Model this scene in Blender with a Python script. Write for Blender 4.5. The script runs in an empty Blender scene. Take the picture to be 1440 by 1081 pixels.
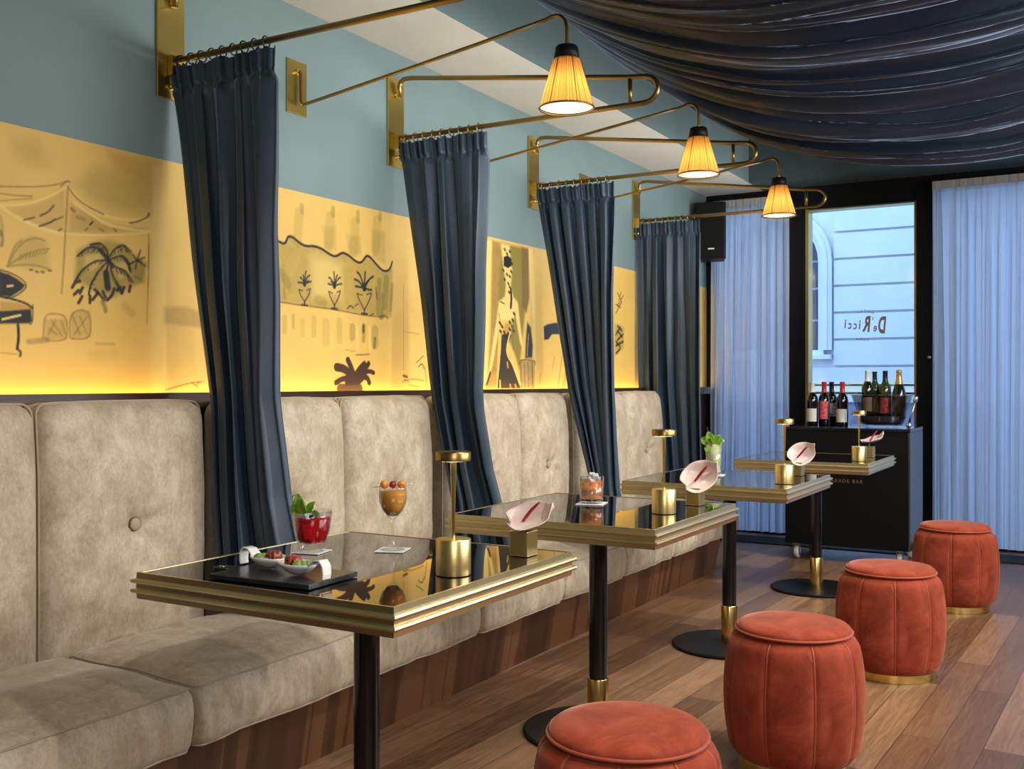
import bpy, bmesh, math, random
import numpy as np
from mathutils import Vector, Matrix, noise

random.seed(7)
C = bpy.context.scene.collection
PI = math.pi

# ------------------------------------------------------------------ camera
sc = bpy.context.scene
cam_d = bpy.data.cameras.new('camera')
cam_d.sensor_width = 36.0
cam_d.lens = 36.0
cam_d.shift_y = -2.5 / 1440
cam_d.clip_start = 0.05
cam = bpy.data.objects.new('camera', cam_d)
C.objects.link(cam)
cam.location = (0, 0, 1.16)
cam.rotation_euler = (PI / 2, 0, math.atan(840 / 1440))
sc.camera = cam

# ------------------------------------------------------------------ view and exposure
sc.view_settings.view_transform = 'Standard'
sc.view_settings.look = 'None'
sc.view_settings.gamma = 1.0
sc.view_settings.use_curve_mapping = False
sc.view_settings.exposure = 0.0
sc.cycles.use_denoising = True
sc.cycles.max_bounces = 10
sc.cycles.transparent_max_bounces = 16
sc.cycles.caustics_reflective = False
sc.cycles.caustics_refractive = False
sc.cycles.sample_clamp_indirect = 6.0

# ------------------------------------------------------------------ dusk sky outside
world = bpy.data.worlds.new('dusk_sky')
sc.world = world
world.use_nodes = True
bg = world.node_tree.nodes['Background']
bg.inputs[0].default_value = (0.36, 0.585, 1.0, 1)
bg.inputs[1].default_value = 3.3


# ------------------------------------------------------------------ added fill lights without fixtures
def lamp(kind, name, loc, aim, power, color, size=0.5, size_y=None, spot=60, blend=0.5):
    d = bpy.data.lights.new(name, kind)
    d.energy = power
    d.color = color
    if kind == 'AREA':
        d.size = size
        if size_y:
            d.shape = 'RECTANGLE'
            d.size_y = size_y
    elif kind == 'SPOT':
        d.spot_size = math.radians(spot)
        d.spot_blend = blend
        d.shadow_soft_size = size
    else:
        d.shadow_soft_size = size
    o = bpy.data.objects.new(name, d)
    C.objects.link(o)
    o.location = loc
    if aim is not None:
        v = Vector(aim) - Vector(loc)
        o.rotation_euler = v.to_track_quat('-Z', 'Y').to_euler()
    return o


WARM = (1.0, 0.86, 0.68)
NEUT = (1.0, 0.95, 0.88)
# unseen fill spots added over the aisle, one per table, aimed at the booths
for y, pw in ((0.7, 40), (2.0, 80), (3.3, 110), (4.6, 125), (5.9, 115)):
    lamp('SPOT', 'booth_fill', (0.1, y, 2.30), (-1.65, y + 0.15, 0.65), pw, NEUT, 0.06, spot=75, blend=0.8)
# more spots added out of view to brighten the stools
for x, y in ((-0.80, 1.75), (-0.75, 2.85), (-0.68, 4.0), (-0.62, 5.4)):
    lamp('SPOT', 'stool_fill', (x + 0.75, y - 0.25, 2.25), (x, y + 0.25, 0.3), 60, WARM, 0.04, spot=42, blend=0.7)
# big soft fills added: one behind the camera, one along the opposite wall
lamp('AREA', 'soft_fill', (0.9, -0.7, 2.0), (-2.0, 3.2, 0.9), 30, NEUT, 1.2, 0.8)
lamp('AREA', 'side_fill', (1.45, 4.0, 1.8), (-2.7, 4.1, 1.0), 112, (1.0, 0.97, 0.92), 4.0, 0.7)
# long fill added in mid-air to brighten the upper wall of the far bays
lamp('AREA', 'upper_wall_fill', (-1.7, 5.0, 2.05), (-2.75, 5.0, 2.2), 28, (1.0, 0.98, 0.95), 4.6, 0.06)


# ------------------------------------------------------------------ object helpers
def tag(o, label=None, cat=None, group=None, kind=None):
    if label: o['label'] = label
    if cat: o['category'] = cat
    if group: o['group'] = group
    if kind: o['kind'] = kind
    return o


def thing(name, label, cat, loc=(0, 0, 0), rz=0, group=None):
    o = bpy.data.objects.new(name, None)
    o.empty_display_size = 0.1
    C.objects.link(o)
    o.location = loc
    o.rotation_euler = (0, 0, rz)
    return tag(o, label, cat, group)


class MB:
    """collects shapes, then links them as ONE mesh object"""
    def __init__(self):
        self.v = []; self.f = []; self.m = []; self.s = []

    def add(self, vs, fs, mi=0, smooth=True, M=None):
        n = len(self.v)
        for p in vs:
            p = Vector(p)
            if M is not None: p = M @ p
            self.v.append(tuple(p))
        for f in fs:
            self.f.append([i + n for i in f]); self.m.append(mi); self.s.append(smooth)
        return self

    def box(self, x0, x1, y0, y1, z0, z1, mi=0, M=None):
        vs = [(x, y, z) for x in (x0, x1) for y in (y0, y1) for z in (z0, z1)]
        fs = [(0, 1, 3, 2), (4, 6, 7, 5), (0, 4, 5, 1), (2, 3, 7, 6), (0, 2, 6, 4), (1, 5, 7, 3)]
        return self.add(vs, fs, mi, False, M)

    def lathe(self, prof, n=32, c=(0, 0, 0), mi=0, smooth=True, M=None, close=False, rfun=None):
        vs = []; fs = []
        for r, z in prof:
            for i in range(n):
                a = 2 * PI * i / n
                rr = r * (rfun(a, z) if rfun else 1)
                vs.append((c[0] + rr * math.cos(a), c[1] + rr * math.sin(a), c[2] + z))
        for k in range(len(prof) - 1):
            for i in range(n):
                j = (i + 1) % n
                fs.append((k * n + i, k * n + j, (k + 1) * n + j, (k + 1) * n + i))
        if prof[0][0] > 1e-6 and not close: fs.append(tuple(range(n - 1, -1, -1)))
        if prof[-1][0] > 1e-6 and not close: fs.append(tuple((len(prof) - 1) * n + i for i in range(n)))
        return self.add(vs, fs, mi, smooth, M)

    def tube(self, path, r, n=10, closed=False, mi=0, M=None, caps=True, flat=1.0):
        P = [Vector(p) for p in path]; N = len(P)
        rs = r if isinstance(r, (list, tuple)) else [r] * N
        T = []
        for i in range(N):
            a = P[(i - 1) % N] if (closed or i > 0) else P[i]
            b = P[(i + 1) % N] if (closed or i < N - 1) else P[i]
            t = (b - a)
            T.append(t.normalized() if t.length > 1e-9 else Vector((0, 0, 1)))
        u = T[0].orthogonal().normalized()
        vs = []; fs = []
        for i in range(N):
            u = (u - T[i] * u.dot(T[i]))
            u = u.normalized() if u.length > 1e-6 else T[i].orthogonal().normalized()
            w = T[i].cross(u)
            for k in range(n):
                a = 2 * PI * k / n
                vs.append(P[i] + u * (rs[i] * math.cos(a)) + w * (rs[i] * flat * math.sin(a)))
        for i in range(N if closed else N - 1):
            j = (i + 1) % N
            for k in range(n):
                l = (k + 1) % n
                fs.append((i * n + k, i * n + l, j * n + l, j * n + k))
        if not closed and caps:
            fs.append(tuple(range(n - 1, -1, -1))); fs.append(tuple((N - 1) * n + k for k in range(n)))
        return self.add(vs, fs, mi, True, M)

    def grid(self, fn, nu, nv, mi=0, closed_u=False, M=None, smooth=True):
        vs = [fn(i / (nu if closed_u else nu - 1), j / (nv - 1)) for j in range(nv) for i in range(nu)]
        fs = []
        for j in range(nv - 1):
            for i in range(nu if closed_u else nu - 1):
                k = (i + 1) % nu
                fs.append((j * nu + i, j * nu + k, (j + 1) * nu + k, (j + 1) * nu + i))
        return self.add(vs, fs, mi, smooth, M)

    def prism(self, pts, h0, h1, axis='z', mi=0, M=None):
        def mk(p, h):
            return {'z': (p[0], p[1], h), 'y': (p[0], h, p[1]), 'x': (h, p[0], p[1])}[axis]
        n = len(pts)
        vs = [mk(p, h0) for p in pts] + [mk(p, h1) for p in pts]
        fs = [tuple(range(n - 1, -1, -1)), tuple(range(n, 2 * n))]
        fs += [(i, (i + 1) % n, n + (i + 1) % n, n + i) for i in range(n)]
        return self.add(vs, fs, mi, False, M)

    def ball(self, c, r, n=12, mi=0, sq=(1, 1, 1), M=None):
        return self.lathe([(max(1e-7, r * math.sin(PI * k / n)), -r * math.cos(PI * k / n)) for k in range(n + 1)], n * 2, (0, 0, 0), mi, True,
                          (M if M is not None else Matrix.Identity(4)) @ Matrix.Translation(c) @ Matrix.Diagonal((*sq, 1)), close=True)

    def rbox(self, hx, hy, hz, r, n=(14, 14, 8), fn=None, mi=0, M=None):
        """rounded box of half sizes, fn reshapes each point"""
        bm = bmesh.new()
        dims = (hx, hy, hz)
        def lin(h, k):   # extra samples in the rounded margin
            k2 = max(3, k)
            a = [-h + r * (1 - math.cos(t * PI / 8)) for t in range(0, 4)]
            mid = [-h + r + (2 * h - 2 * r) * t / k2 for t in range(0, k2 + 1)]
            return [-h, -h + r * .3, -h + r * .65] + mid + [h - r * .65, h - r * .3, h]
        L = [lin(dims[i], n[i]) for i in range(3)]
        for ax in range(3):
            b, c = (ax + 1) % 3, (ax + 2) % 3
            for sgn in (-1, 1):
                G = {}
                for i, u in enumerate(L[b]):
                    for j, w in enumerate(L[c]):
                        p = [0, 0, 0]; p[ax] = sgn * dims[ax]; p[b] = u; p[c] = w
                        q = Vector([max(-(dims[k] - r), min(dims[k] - r, p[k])) for k in range(3)])
                        d = Vector(p) - q
                        p = q + d.normalized() * r if d.length > 1e-9 else Vector(p)
                        G[i, j] = bm.verts.new(p)
                for i in range(len(L[b]) - 1):
                    for j in range(len(L[c]) - 1):
                        f = [G[i, j], G[i + 1, j], G[i + 1, j + 1], G[i, j + 1]]
                        if sgn < 0: f.reverse()
                        bm.faces.new(f)
        bmesh.ops.remove_doubles(bm, verts=bm.verts, dist=1e-5)
        bm.verts.index_update()
        vs = [fn(v.co.copy()) if fn else v.co.copy() for v in bm.verts]
        fs = [[v.index for v in f.verts] for f in bm.faces]
        bm.free()
        return self.add(vs, fs, mi, True, M)

    def build(self, name, mat, parent=None, bevel=0, seg=2, loc=None, solid=0, autosmooth=None):
        me = bpy.data.meshes.new(name)
        me.from_pydata(self.v, [], self.f)
        for m in (mat if isinstance(mat, (list, tuple)) else [mat]): me.materials.append(m)
        me.polygons.foreach_set('material_index', self.m)
        me.polygons.foreach_set('use_smooth', self.s)
        me.validate()
        me.update()
        if autosmooth is not None:
            me.set_sharp_from_angle(angle=math.radians(autosmooth))
        o = bpy.data.objects.new(name, me)
        C.objects.link(o)
        if parent is not None: o.parent = parent
        if loc is not None: o.location = loc
        if solid:
            md = o.modifiers.new('thickness', 'SOLIDIFY'); md.thickness = solid; md.offset = 0
        if bevel:
            md = o.modifiers.new('bevel', 'BEVEL'); md.width = bevel; md.segments = seg; md.limit_method = 'ANGLE'
        return o


def copy_tree(o, parent=None):
    c = o.copy()
    C.objects.link(c)
    if parent is not None:
        c.parent = parent
        c.matrix_parent_inverse = o.matrix_parent_inverse
    for ch in [x for x in list(C.objects) if x.parent is o]:
        copy_tree(ch, c)
    return c


def smooth_path(pts, it=2, closed=False):
    P = [Vector(p) for p in pts]
    for _ in range(it):
        Q = [] if closed else [P[0]]
        N = len(P)
        for i in range(N if closed else N - 1):
            a, b = P[i], P[(i + 1) % N]
            Q += [a * .75 + b * .25, a * .25 + b * .75]
        if not closed: Q.append(P[-1])
        P = Q
    return P


def lettering(text, size, mat, parent, M, name='lettering', extr=0.0005, bold=0.0, space=1.0):
    cu = bpy.data.curves.new(name, 'FONT')
    cu.body = text; cu.size = size; cu.extrude = extr; cu.align_x = 'CENTER'; cu.align_y = 'CENTER'; cu.offset = bold
    cu.space_character = space
    t = bpy.data.objects.new('tmp', cu)
    C.objects.link(t)
    dg = bpy.context.evaluated_depsgraph_get()
    me = bpy.data.meshes.new_from_object(t.evaluated_get(dg))
    bpy.data.objects.remove(t); bpy.data.curves.remove(cu)
    me.name = name
    me.transform(M)
    me.materials.clear(); me.materials.append(mat)
    o = bpy.data.objects.new(name, me)
    C.objects.link(o)
    o.parent = parent
    return o


# ------------------------------------------------------------------ materials
def mat(name, col=(.8, .8, .8), rough=.5, metal=0, **kw):
    m = bpy.data.materials.new(name)
    m.use_nodes = True
    b = m.node_tree.nodes['Principled BSDF']
    b.inputs['Base Color'].default_value = (*col, 1)
    b.inputs['Roughness'].default_value = rough
    b.inputs['Metallic'].default_value = metal
    for k, v in kw.items():
        k = k.replace('_', ' ')
        b.inputs[k].default_value = (*v, 1) if isinstance(v, tuple) else v
    return m


class N:
    def __init__(self, m):
        self.t = m.node_tree; self.b = self.t.nodes.get('Principled BSDF'); self.out = self.t.nodes['Material Output']

    def n(self, typ, **kw):
        x = self.t.nodes.new(typ)
        for k, v in kw.items(): setattr(x, k, v)
        return x

    def l(self, a, b): self.t.links.new(a, b)

    def coords(self, kind='Object', scale=(1, 1, 1)):
        tc = self.n('ShaderNodeTexCoord'); mp = self.n('ShaderNodeMapping')
        mp.inputs['Scale'].default_value = scale
        self.l(tc.outputs[kind], mp.inputs['Vector'])
        return mp.outputs['Vector']

    def noise(self, vec, scale, detail=4, rough=.6, dist=0):
        x = self.n('ShaderNodeTexNoise')
        x.inputs['Scale'].default_value = scale; x.inputs['Detail'].default_value = detail
        x.inputs['Roughness'].default_value = rough; x.inputs['Distortion'].default_value = dist
        self.l(vec, x.inputs['Vector'])
        return x.outputs['Fac']

    def ramp(self, fac, stops):
        r = self.n('ShaderNodeValToRGB')
        e = r.color_ramp.elements
        while len(e) < len(stops): e.new(.5)
        for i, (p, c) in enumerate(stops):
            e[i].position = p; e[i].color = (*c, 1)
        self.l(fac, r.inputs['Fac'])
        return r.outputs['Color']

    def bump(self, h, strength=.2, dist=.01, normal=None):
        x = self.n('ShaderNodeBump')
        x.inputs['Strength'].default_value = strength; x.inputs['Distance'].default_value = dist
        self.l(h, x.inputs['Height'])
        if normal is not None: self.l(normal, x.inputs['Normal'])
        self.l(x.outputs['Normal'], self.b.inputs['Normal'])
        return x.outputs['Normal']


def mottled(name, stops, scale, rough=.8, vec_scale=(1, 1, 1), bump=.15, bscale=None, detail=5, kind='Object', **kw):
    m = mat(name, stops[0][1], rough, **kw); k = N(m)
    v = k.coords(kind, vec_scale)
    f = k.noise(v, scale, detail)
    k.l(k.ramp(f, stops), k.b.inputs['Base Color'])
    if bump:
        k.bump(k.noise(v, bscale or scale * 4, 4), bump, .004)
    return m


M = {}
# crushed taupe velvet of the banquette
m = mat('taupe_velvet', (.3, .24, .17), .55, Sheen_Weight=.35, Sheen_Roughness=.35, Sheen_Tint=(1, .93, .82)); k = N(m)
v = k.coords('Object')
f1 = k.noise(k.coords('Object', (1, 1, .7)), 11, 8, .72, .3); f2 = k.noise(k.coords('Object', (1, 1.6, .9)), 70, 6, .8, .2)
mx = k.n('ShaderNodeMath', operation='ADD'); mm = k.n('ShaderNodeMath', operation='MULTIPLY'); mm.inputs[1].default_value = .62
k.l(f2, mm.inputs[0]); k.l(f1, mx.inputs[0]); k.l(mm.outputs[0], mx.inputs[1])
k.l(k.ramp(mx.outputs[0], [(.46, (.24, .186, .122)), (.76, (.43, .352, .25)), (1.04, (.62, .54, .42))]), k.b.inputs['Base Color'])
k.bump(f2, .25, .004)
M['velvet'] = m
M['velvet_dark'] = mat('taupe_piping', (.37, .295, .205), .6, Sheen_Weight=.3)
M['button_rim'] = mat('button_rim', (.10, .075, .045), .6)
# navy velvet curtains
m = mat('navy_velvet', (.014, .026, .048), .5, Sheen_Weight=.7, Sheen_Roughness=.3, Sheen_Tint=(.45, .65, 1.0)); k = N(m)
v = k.coords('Object', (1, 1, .25)); f = k.noise(v, 14, 5, .6)
k.l(k.ramp(f, [(.3, (.020, .039, .065)), (.7, (.036, .065, .105))]), k.b.inputs['Base Color'])
k.bump(k.noise(k.coords('Object'), 160, 3), .1, .002)
M['navy'] = m
# rust velvet of the stools
m = mat('rust_velvet', (.36, .06, .025), .8, Specular_IOR_Level=.15, Sheen_Weight=.4, Sheen_Roughness=.35, Sheen_Tint=(1, .55, .4)); k = N(m)
v = k.coords('Object'); f = k.noise(v, 9, 8, .72, .6)
k.l(k.ramp(f, [(.3, (.17, .025, .012)), (.52, (.31, .053, .026)), (.75, (.47, .10, .054))]), k.b.inputs['Base Color'])
k.bump(k.noise(v, 90, 4), .15, .002)
M['rust'] = m
M['rust_pipe'] = mat('rust_piping', (.33, .054, .022), .6, Sheen_Weight=.3, Sheen_Tint=(1, .55, .4))


def brass(name, col, rough, sc=(1, 1, 1), streak=.06):
    m = mat(name, col, rough, 1.0); k = N(m)
    f = k.noise(k.coords('Object', sc), 30, 3)
    r = k.n('ShaderNodeMapRange'); r.inputs['To Min'].default_value = rough - streak * .3; r.inputs['To Max'].default_value = rough + streak * .4
    k.l(f, r.inputs['Value']); k.l(r.outputs['Result'], k.b.inputs['Roughness'])
    return m


M['brass'] = brass('brushed_brass', (.70, .54, .23), .32)
M['brass_rim'] = brass('brass_moulding', (.76, .65, .38), .33)
M['brass_gold'] = brass('polished_brass', (.85, .62, .22), .22)
M['brass_wall'] = brass('aged_brass_plate', (.60, .45, .13), .30)
M['brass_dark'] = brass('aged_brass_rod', (.33, .22, .075), .32)
M['black_ring'] = mat('black_metal', (.012, .012, .013), .35)
M['black_leg'] = mat('black_lacquer', (.006, .007, .008), .2, Coat_Weight=.3)
M['black_satin'] = mat('black_satin', (.006, .0065, .007), .45, Specular_IOR_Level=.18)
m = mat('black_glass', (.004, .004, .005), .015, IOR=1.62, Specular_IOR_Level=.6)
M['black_glass'] = m
# paints
m = mat('teal_paint', (.19, .275, .28), .6); k = N(m)
f = k.noise(k.coords('Object'), 2.5, 4)
k.l(k.ramp(f, [(.3, (.172, .252, .258)), (.7, (.198, .285, .290))]), k.b.inputs['Base Color'])
k.bump(k.noise(k.coords('Object'), 60, 4), .05, .003)
M['teal'] = m
M['soffit'] = mottled('soffit_white', [(.3, (.60, .60, .55)), (.7, (.66, .66, .61))], 4, .7, bump=.03)
M['dark_teal'] = mottled('dark_teal_paint', [(.3, (.045, .07, .078)), (.7, (.055, .085, .094))], 4, .6, bump=.03)
M['dark_wall'] = mottled('pale_wall_paint', [(.3, (.42, .41, .38)), (.7, (.46, .45, .42))], 4, .7, bump=.03)
M['black_frame'] = mat('black_frame_paint', (.005, .005, .006), .4, Specular_IOR_Level=.2)
# wood
m = mat('walnut_veneer', (.07, .03, .015), .38, Coat_Weight=.15, Coat_Roughness=.25); k = N(m)
fa = k.noise(k.coords('Object', (.2, 6, .12)), 3, 2, .45, .1)
fb = k.noise(k.coords('Object', (.05, 1, .02)), 5.2, 1, .4)
mx = k.n('ShaderNodeMath', operation='ADD'); k.l(fa, mx.inputs[0]); k.l(fb, mx.inputs[1])
k.l(k.ramp(mx.outputs[0], [(.70, (.036, .014, .007)), (1.0, (.075, .029, .0125)), (1.3, (.125, .052, .022))]), k.b.inputs['Base Color'])
k.bump(fa, .1, .002)
M['walnut'] = m
M['dark_wood'] = mottled('dark_wood', [(.3, (.022, .010, .006)), (.7, (.05, .022, .011))], 6, .35, (6, .4, 6), .05)


def floor_mat():
    m = mat('oak_planks', (.2, .1, .05), .38); k = N(m)
    tc = k.n('ShaderNodeTexCoord'); mp = k.n('ShaderNodeMapping')
    mp.inputs['Rotation'].default_value = (0, 0, math.radians(90 + 2.5))
    k.l(tc.outputs['Object'], mp.inputs['Vector'])
    br = k.n('ShaderNodeTexBrick')
    br.offset = .37; br.offset_frequency = 2
    br.inputs['Scale'].default_value = 1; br.inputs['Brick Width'].default_value = 1.05; br.inputs['Row Height'].default_value = .125
    br.inputs['Mortar Size'].default_value = .0016; br.inputs['Mortar Smooth'].default_value = .3; br.inputs['Bias'].default_value = 0
    br.inputs['Color1'].default_value = (0, 0, 0, 1); br.inputs['Color2'].default_value = (1, 1, 1, 1); br.inputs['Mortar'].default_value = (.5, .5, .5, 1)
    k.l(mp.outputs['Vector'], br.inputs['Vector'])
    gm = k.n('ShaderNodeMapping'); gm.inputs['Scale'].default_value = (1.2, 16, 1)
    # shift the grain per plank
    sep = k.n('ShaderNodeSeparateColor'); k.l(br.outputs['Color'], sep.inputs['Color'])
    ad = k.n('ShaderNodeVectorMath', operation='ADD'); cb = k.n('ShaderNodeCombineXYZ')
    mu = k.n('ShaderNodeMath', operation='MULTIPLY'); mu.inputs[1].default_value = 9.0
    k.l(sep.outputs['Red'], mu.inputs[0]); k.l(mu.outputs[0], cb.inputs['X']); k.l(mu.outputs[0], cb.inputs['Y'])
    k.l(mp.outputs['Vector'], ad.inputs[0]); k.l(cb.outputs[0], ad.inputs[1]); k.l(ad.outputs[0], gm.inputs['Vector'])
    g = k.noise(gm.outputs['Vector'], 3.2, 8, .68, 1.6)
    m1 = k.n('ShaderNodeMath', operation='MULTIPLY_ADD'); m1.inputs[1].default_value = .42; k.l(sep.outputs['Red'], m1.inputs[0]); k.l(g, m1.inputs[2])
    col = k.ramp(m1.outputs[0], [(.38, (.075, .034, .016)), (.62, (.175, .089, .043)), (.85, (.265, .145, .073)), (1.08, (.36, .21, .115))])
    dk = k.n('ShaderNodeMix', data_type='RGBA'); dk.inputs['B'].default_value = (.03, .015, .008, 1)
    fm = k.n('ShaderNodeMath', operation='MULTIPLY'); fm.inputs[1].default_value = .75
    k.l(br.outputs['Fac'], fm.inputs[0]); k.l(fm.outputs[0], dk.inputs['Factor']); k.l(col, dk.inputs['A'])
    k.l(dk.outputs['Result'], k.b.inputs['Base Color'])
    rr = k.n('ShaderNodeMapRange'); rr.inputs['To Min'].default_value = .26; rr.inputs['To Max'].default_value = .48
    k.l(g, rr.inputs['Value']); k.l(rr.outputs['Result'], k.b.inputs['Roughness'])
    inv = k.n('ShaderNodeMath', operation='MULTIPLY_ADD'); inv.inputs[1].default_value = -1.5; k.l(br.outputs['Fac'], inv.inputs[0]); k.l(g, inv.inputs[2])
    k.bump(inv.outputs[0], .12, .004)
    return m


M['floor'] = floor_mat()
# draped ceiling fabric
m = mat('slate_satin_fabric', (.016, .026, .050), .34, Sheen_Weight=.6, Sheen_Roughness=.4, Sheen_Tint=(.55, .7, 1)); k = N(m)
k.bump(k.noise(k.coords('Object', (.6, 8, 1)), 9, 5, .6), .25, .01)
M['tent'] = m


def sheer_mat():
    m = bpy.data.materials.new('sheer_voile'); m.use_nodes = True; t = m.node_tree; t.nodes.clear(); k = N.__new__(N); k.t = t; k.b = None
    k.out = k.n('ShaderNodeOutputMaterial')
    tr = k.n('ShaderNodeBsdfTransparent'); tl = k.n('ShaderNodeBsdfTranslucent'); df = k.n('ShaderNodeBsdfDiffuse')
    df.inputs['Color'].default_value = (.80, .82, .86, 1)
    a = k.n('ShaderNodeMixShader'); a.inputs[0].default_value = .14; k.l(tl.outputs[0], a.inputs[1]); k.l(df.outputs[0], a.inputs[2])
    b = k.n('ShaderNodeMixShader'); k.l(tr.outputs[0], b.inputs[1]); k.l(a.outputs[0], b.inputs[2])
    lw = k.n('ShaderNodeLayerWeight'); lw.inputs['Blend'].default_value = .35
    mr = k.n('ShaderNodeMapRange'); mr.inputs['To Min'].default_value = .93; mr.inputs['To Max'].default_value = .98
    k.l(k.ramp(lw.outputs['Facing'], [(.0, (.98, .99, 1)), (.45, (.80, .84, .95)), (.9, (.30, .34, .46))]), tl.inputs['Color'])
    k.l(lw.outputs['Facing'], mr.inputs['Value']); k.l(mr.outputs['Result'], b.inputs[0]); k.l(b.outputs[0], k.out.inputs[0])
    return m


M['sheer'] = sheer_mat()


def thin_glass(name, col=(.96, .98, .98), refl=.9, ior=1.45, power=4.0):
    m = bpy.data.materials.new(name); m.use_nodes = True; t = m.node_tree; t.nodes.clear(); k = N.__new__(N); k.t = t
    out = k.n('ShaderNodeOutputMaterial'); tr = k.n('ShaderNodeBsdfTransparent'); gl = k.n('ShaderNodeBsdfGlossy'); mx = k.n('ShaderNodeMixShader')
    tr.inputs['Color'].default_value = (*col, 1); gl.inputs['Roughness'].default_value = .03; gl.inputs['Color'].default_value = (refl, refl, refl, 1)
    lw = k.n('ShaderNodeLayerWeight'); lw.inputs['Blend'].default_value = .5
    pw = k.n('ShaderNodeMath', operation='POWER'); pw.inputs[1].default_value = power; k.l(lw.outputs['Facing'], pw.inputs[0])
    fr = k.n('ShaderNodeMath', operation='MULTIPLY_ADD'); fr.inputs[1].default_value = .75; fr.inputs[2].default_value = ((ior - 1) / (ior + 1)) ** 2
    k.l(pw.outputs[0], fr.inputs[0])
    k.l(fr.outputs[0], mx.inputs[0]); k.l(tr.outputs[0], mx.inputs[1]); k.l(gl.outputs[0], mx.inputs[2]); k.l(mx.outputs[0], out.inputs[0])
    return m


M['pane'] = thin_glass('window_glass')
M['glass'] = thin_glass('drinking_glass', (.97, .975, .975), 1.0, 1.5, 3.0)
M['bucket_glass'] = thin_glass('clear_acrylic', (.72, .70, .70), 1.0, 1.55)


def shade_mat():
    m = bpy.data.materials.new('pleated_amber_shade'); m.use_nodes = True; t = m.node_tree; t.nodes.clear(); k = N.__new__(N); k.t = t
    out = k.n('ShaderNodeOutputMaterial'); tl = k.n('ShaderNodeBsdfTranslucent'); df = k.n('ShaderNodeBsdfDiffuse'); mx = k.n('ShaderNodeMixShader')
    tc = k.n('ShaderNodeTexCoord'); sp = k.n('ShaderNodeSeparateXYZ'); at = k.n('ShaderNodeMath', operation='ARCTAN2')
    k.l(tc.outputs['Object'], sp.inputs[0]); k.l(sp.outputs['Y'], at.inputs[0]); k.l(sp.outputs['X'], at.inputs[1])
    cx = k.n('ShaderNodeCombineXYZ'); k.l(at.outputs[0], cx.inputs['X'])
    f = k.noise(cx.outputs[0], 22, 3, .7)
    c = k.ramp(f, [(.36, (.17, .06, .010)), (.5, (.58, .27, .062)), (.66, (.92, .58, .20))])
    k.l(c, tl.inputs['Color']); k.l(c, df.inputs['Color']); mx.inputs[0].default_value = .3
    k.l(tl.outputs[0], mx.inputs[1]); k.l(df.outputs[0], mx.inputs[2]); k.l(mx.outputs[0], out.inputs[0])
    return m


M['shade'] = shade_mat()


def emit(name, col, s):
    m = bpy.data.materials.new(name); m.use_nodes = True; t = m.node_tree; t.nodes.clear()
    o = t.nodes.new('ShaderNodeOutputMaterial'); e = t.nodes.new('ShaderNodeEmission')
    e.inputs[0].default_value = (*col, 1); e.inputs[1].default_value = s
    t.links.new(e.outputs[0], o.inputs[0])
    return m


M['bulb'] = emit('warm_diffuser', (1, .88, .66), 2.6)
M['led'] = emit('warm_led_strip', (1, .62, .12), 9)
M['lamp_led'] = emit('small_led_disc', (1, .85, .55), 12)
M['white_china'] = mat('white_china', (.82, .82, .80), .15, Coat_Weight=.4)
M['paper'] = mat('white_paper', (.85, .85, .84), .7)
M['slate'] = mottled('black_slate', [(.3, (.012, .013, .015)), (.7, (.028, .029, .032))], 20, .28, bump=.3, bscale=40)
M['leaf'] = mottled('mint_leaf', [(.3, (.10, .30, .02)), (.7, (.34, .56, .06))], 40, .4, bump=.3, bscale=120)
M['herb'] = mottled('herb_green', [(.3, (.10, .22, .03)), (.7, (.32, .45, .12))], 90, .5, bump=.4, bscale=140)
M['red_drink'] = mat('red_drink', (.92, .020, .035), .06, Transmission_Weight=.55, IOR=1.33, Subsurface_Weight=.0)
M['orange_drink'] = mat('orange_drink', (1.0, .44, .07), .08, Transmission_Weight=.3, IOR=1.33)
M['amber_drink'] = mottled('amber_drink', [(.35, (.72, .12, .012)), (.6, (1.0, .38, .06))], 70, .08, bump=.3, bscale=60)
M['lime_drink'] = mottled('lime_drink', [(.3, (.78, .84, .28)), (.7, (.90, .93, .60))], 30, .08, bump=.2, bscale=60)
M['ice'] = mat('ice', (.9, .92, .93), .1, Transmission_Weight=.4, IOR=1.31)
M['berry'] = mat('dark_berry', (.012, .008, .03), .3)
M['raspberry'] = mat('raspberry', (.42, .02, .02), .4)
M['cherry_tomato'] = mat('orange_berry', (.95, .32, .03), .25)
M['ham'] = mottled('cured_meat', [(.35, (.16, .02, .012)), (.6, (.38, .09, .045)), (.8, (.62, .33, .2))], 60, .35, bump=.5, bscale=90)
M['cream'] = mat('cream_cheese', (.8, .77, .66), .4)
m = mottled('anthurium_pink', [(.3, (.72, .50, .46)), (.7, (.85, .72, .67))], 14, .25, bump=.3, bscale=30, Coat_Weight=.5)
M['spathe'] = m
M['spadix'] = mat('spadix_red', (.35, .018, .03), .45)
M['stem'] = mat('flower_stem', (.12, .2, .04), .5)
M['bottle'] = mat('dark_green_bottle', (.006, .010, .006), .06, Coat_Weight=.6)
M['bottle_black'] = mat('black_bottle', (.005, .004, .006), .06, Coat_Weight=.6)
M['bottle_green'] = mat('olive_bottle', (.035, .05, .012), .06, Coat_Weight=.6)
M['foil_white'] = mat('white_foil', (.82, .81, .79), .35)
M['foil_red'] = mat('red_foil', (.55, .03, .03), .35)
M['foil_black'] = mat('black_foil', (.012, .012, .014), .35)
M['foil_gold'] = mat('gold_foil', (.80, .55, .20), .32, .8)
M['label_white'] = mat('white_label', (.80, .78, .74), .6)
M['label_red'] = mottled('red_label', [(.4, (.62, .03, .06)), (.6, (.80, .20, .20))], 60, .55, bump=0)
M['label_tan'] = mat('tan_label', (.34, .25, .17), .6)
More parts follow.
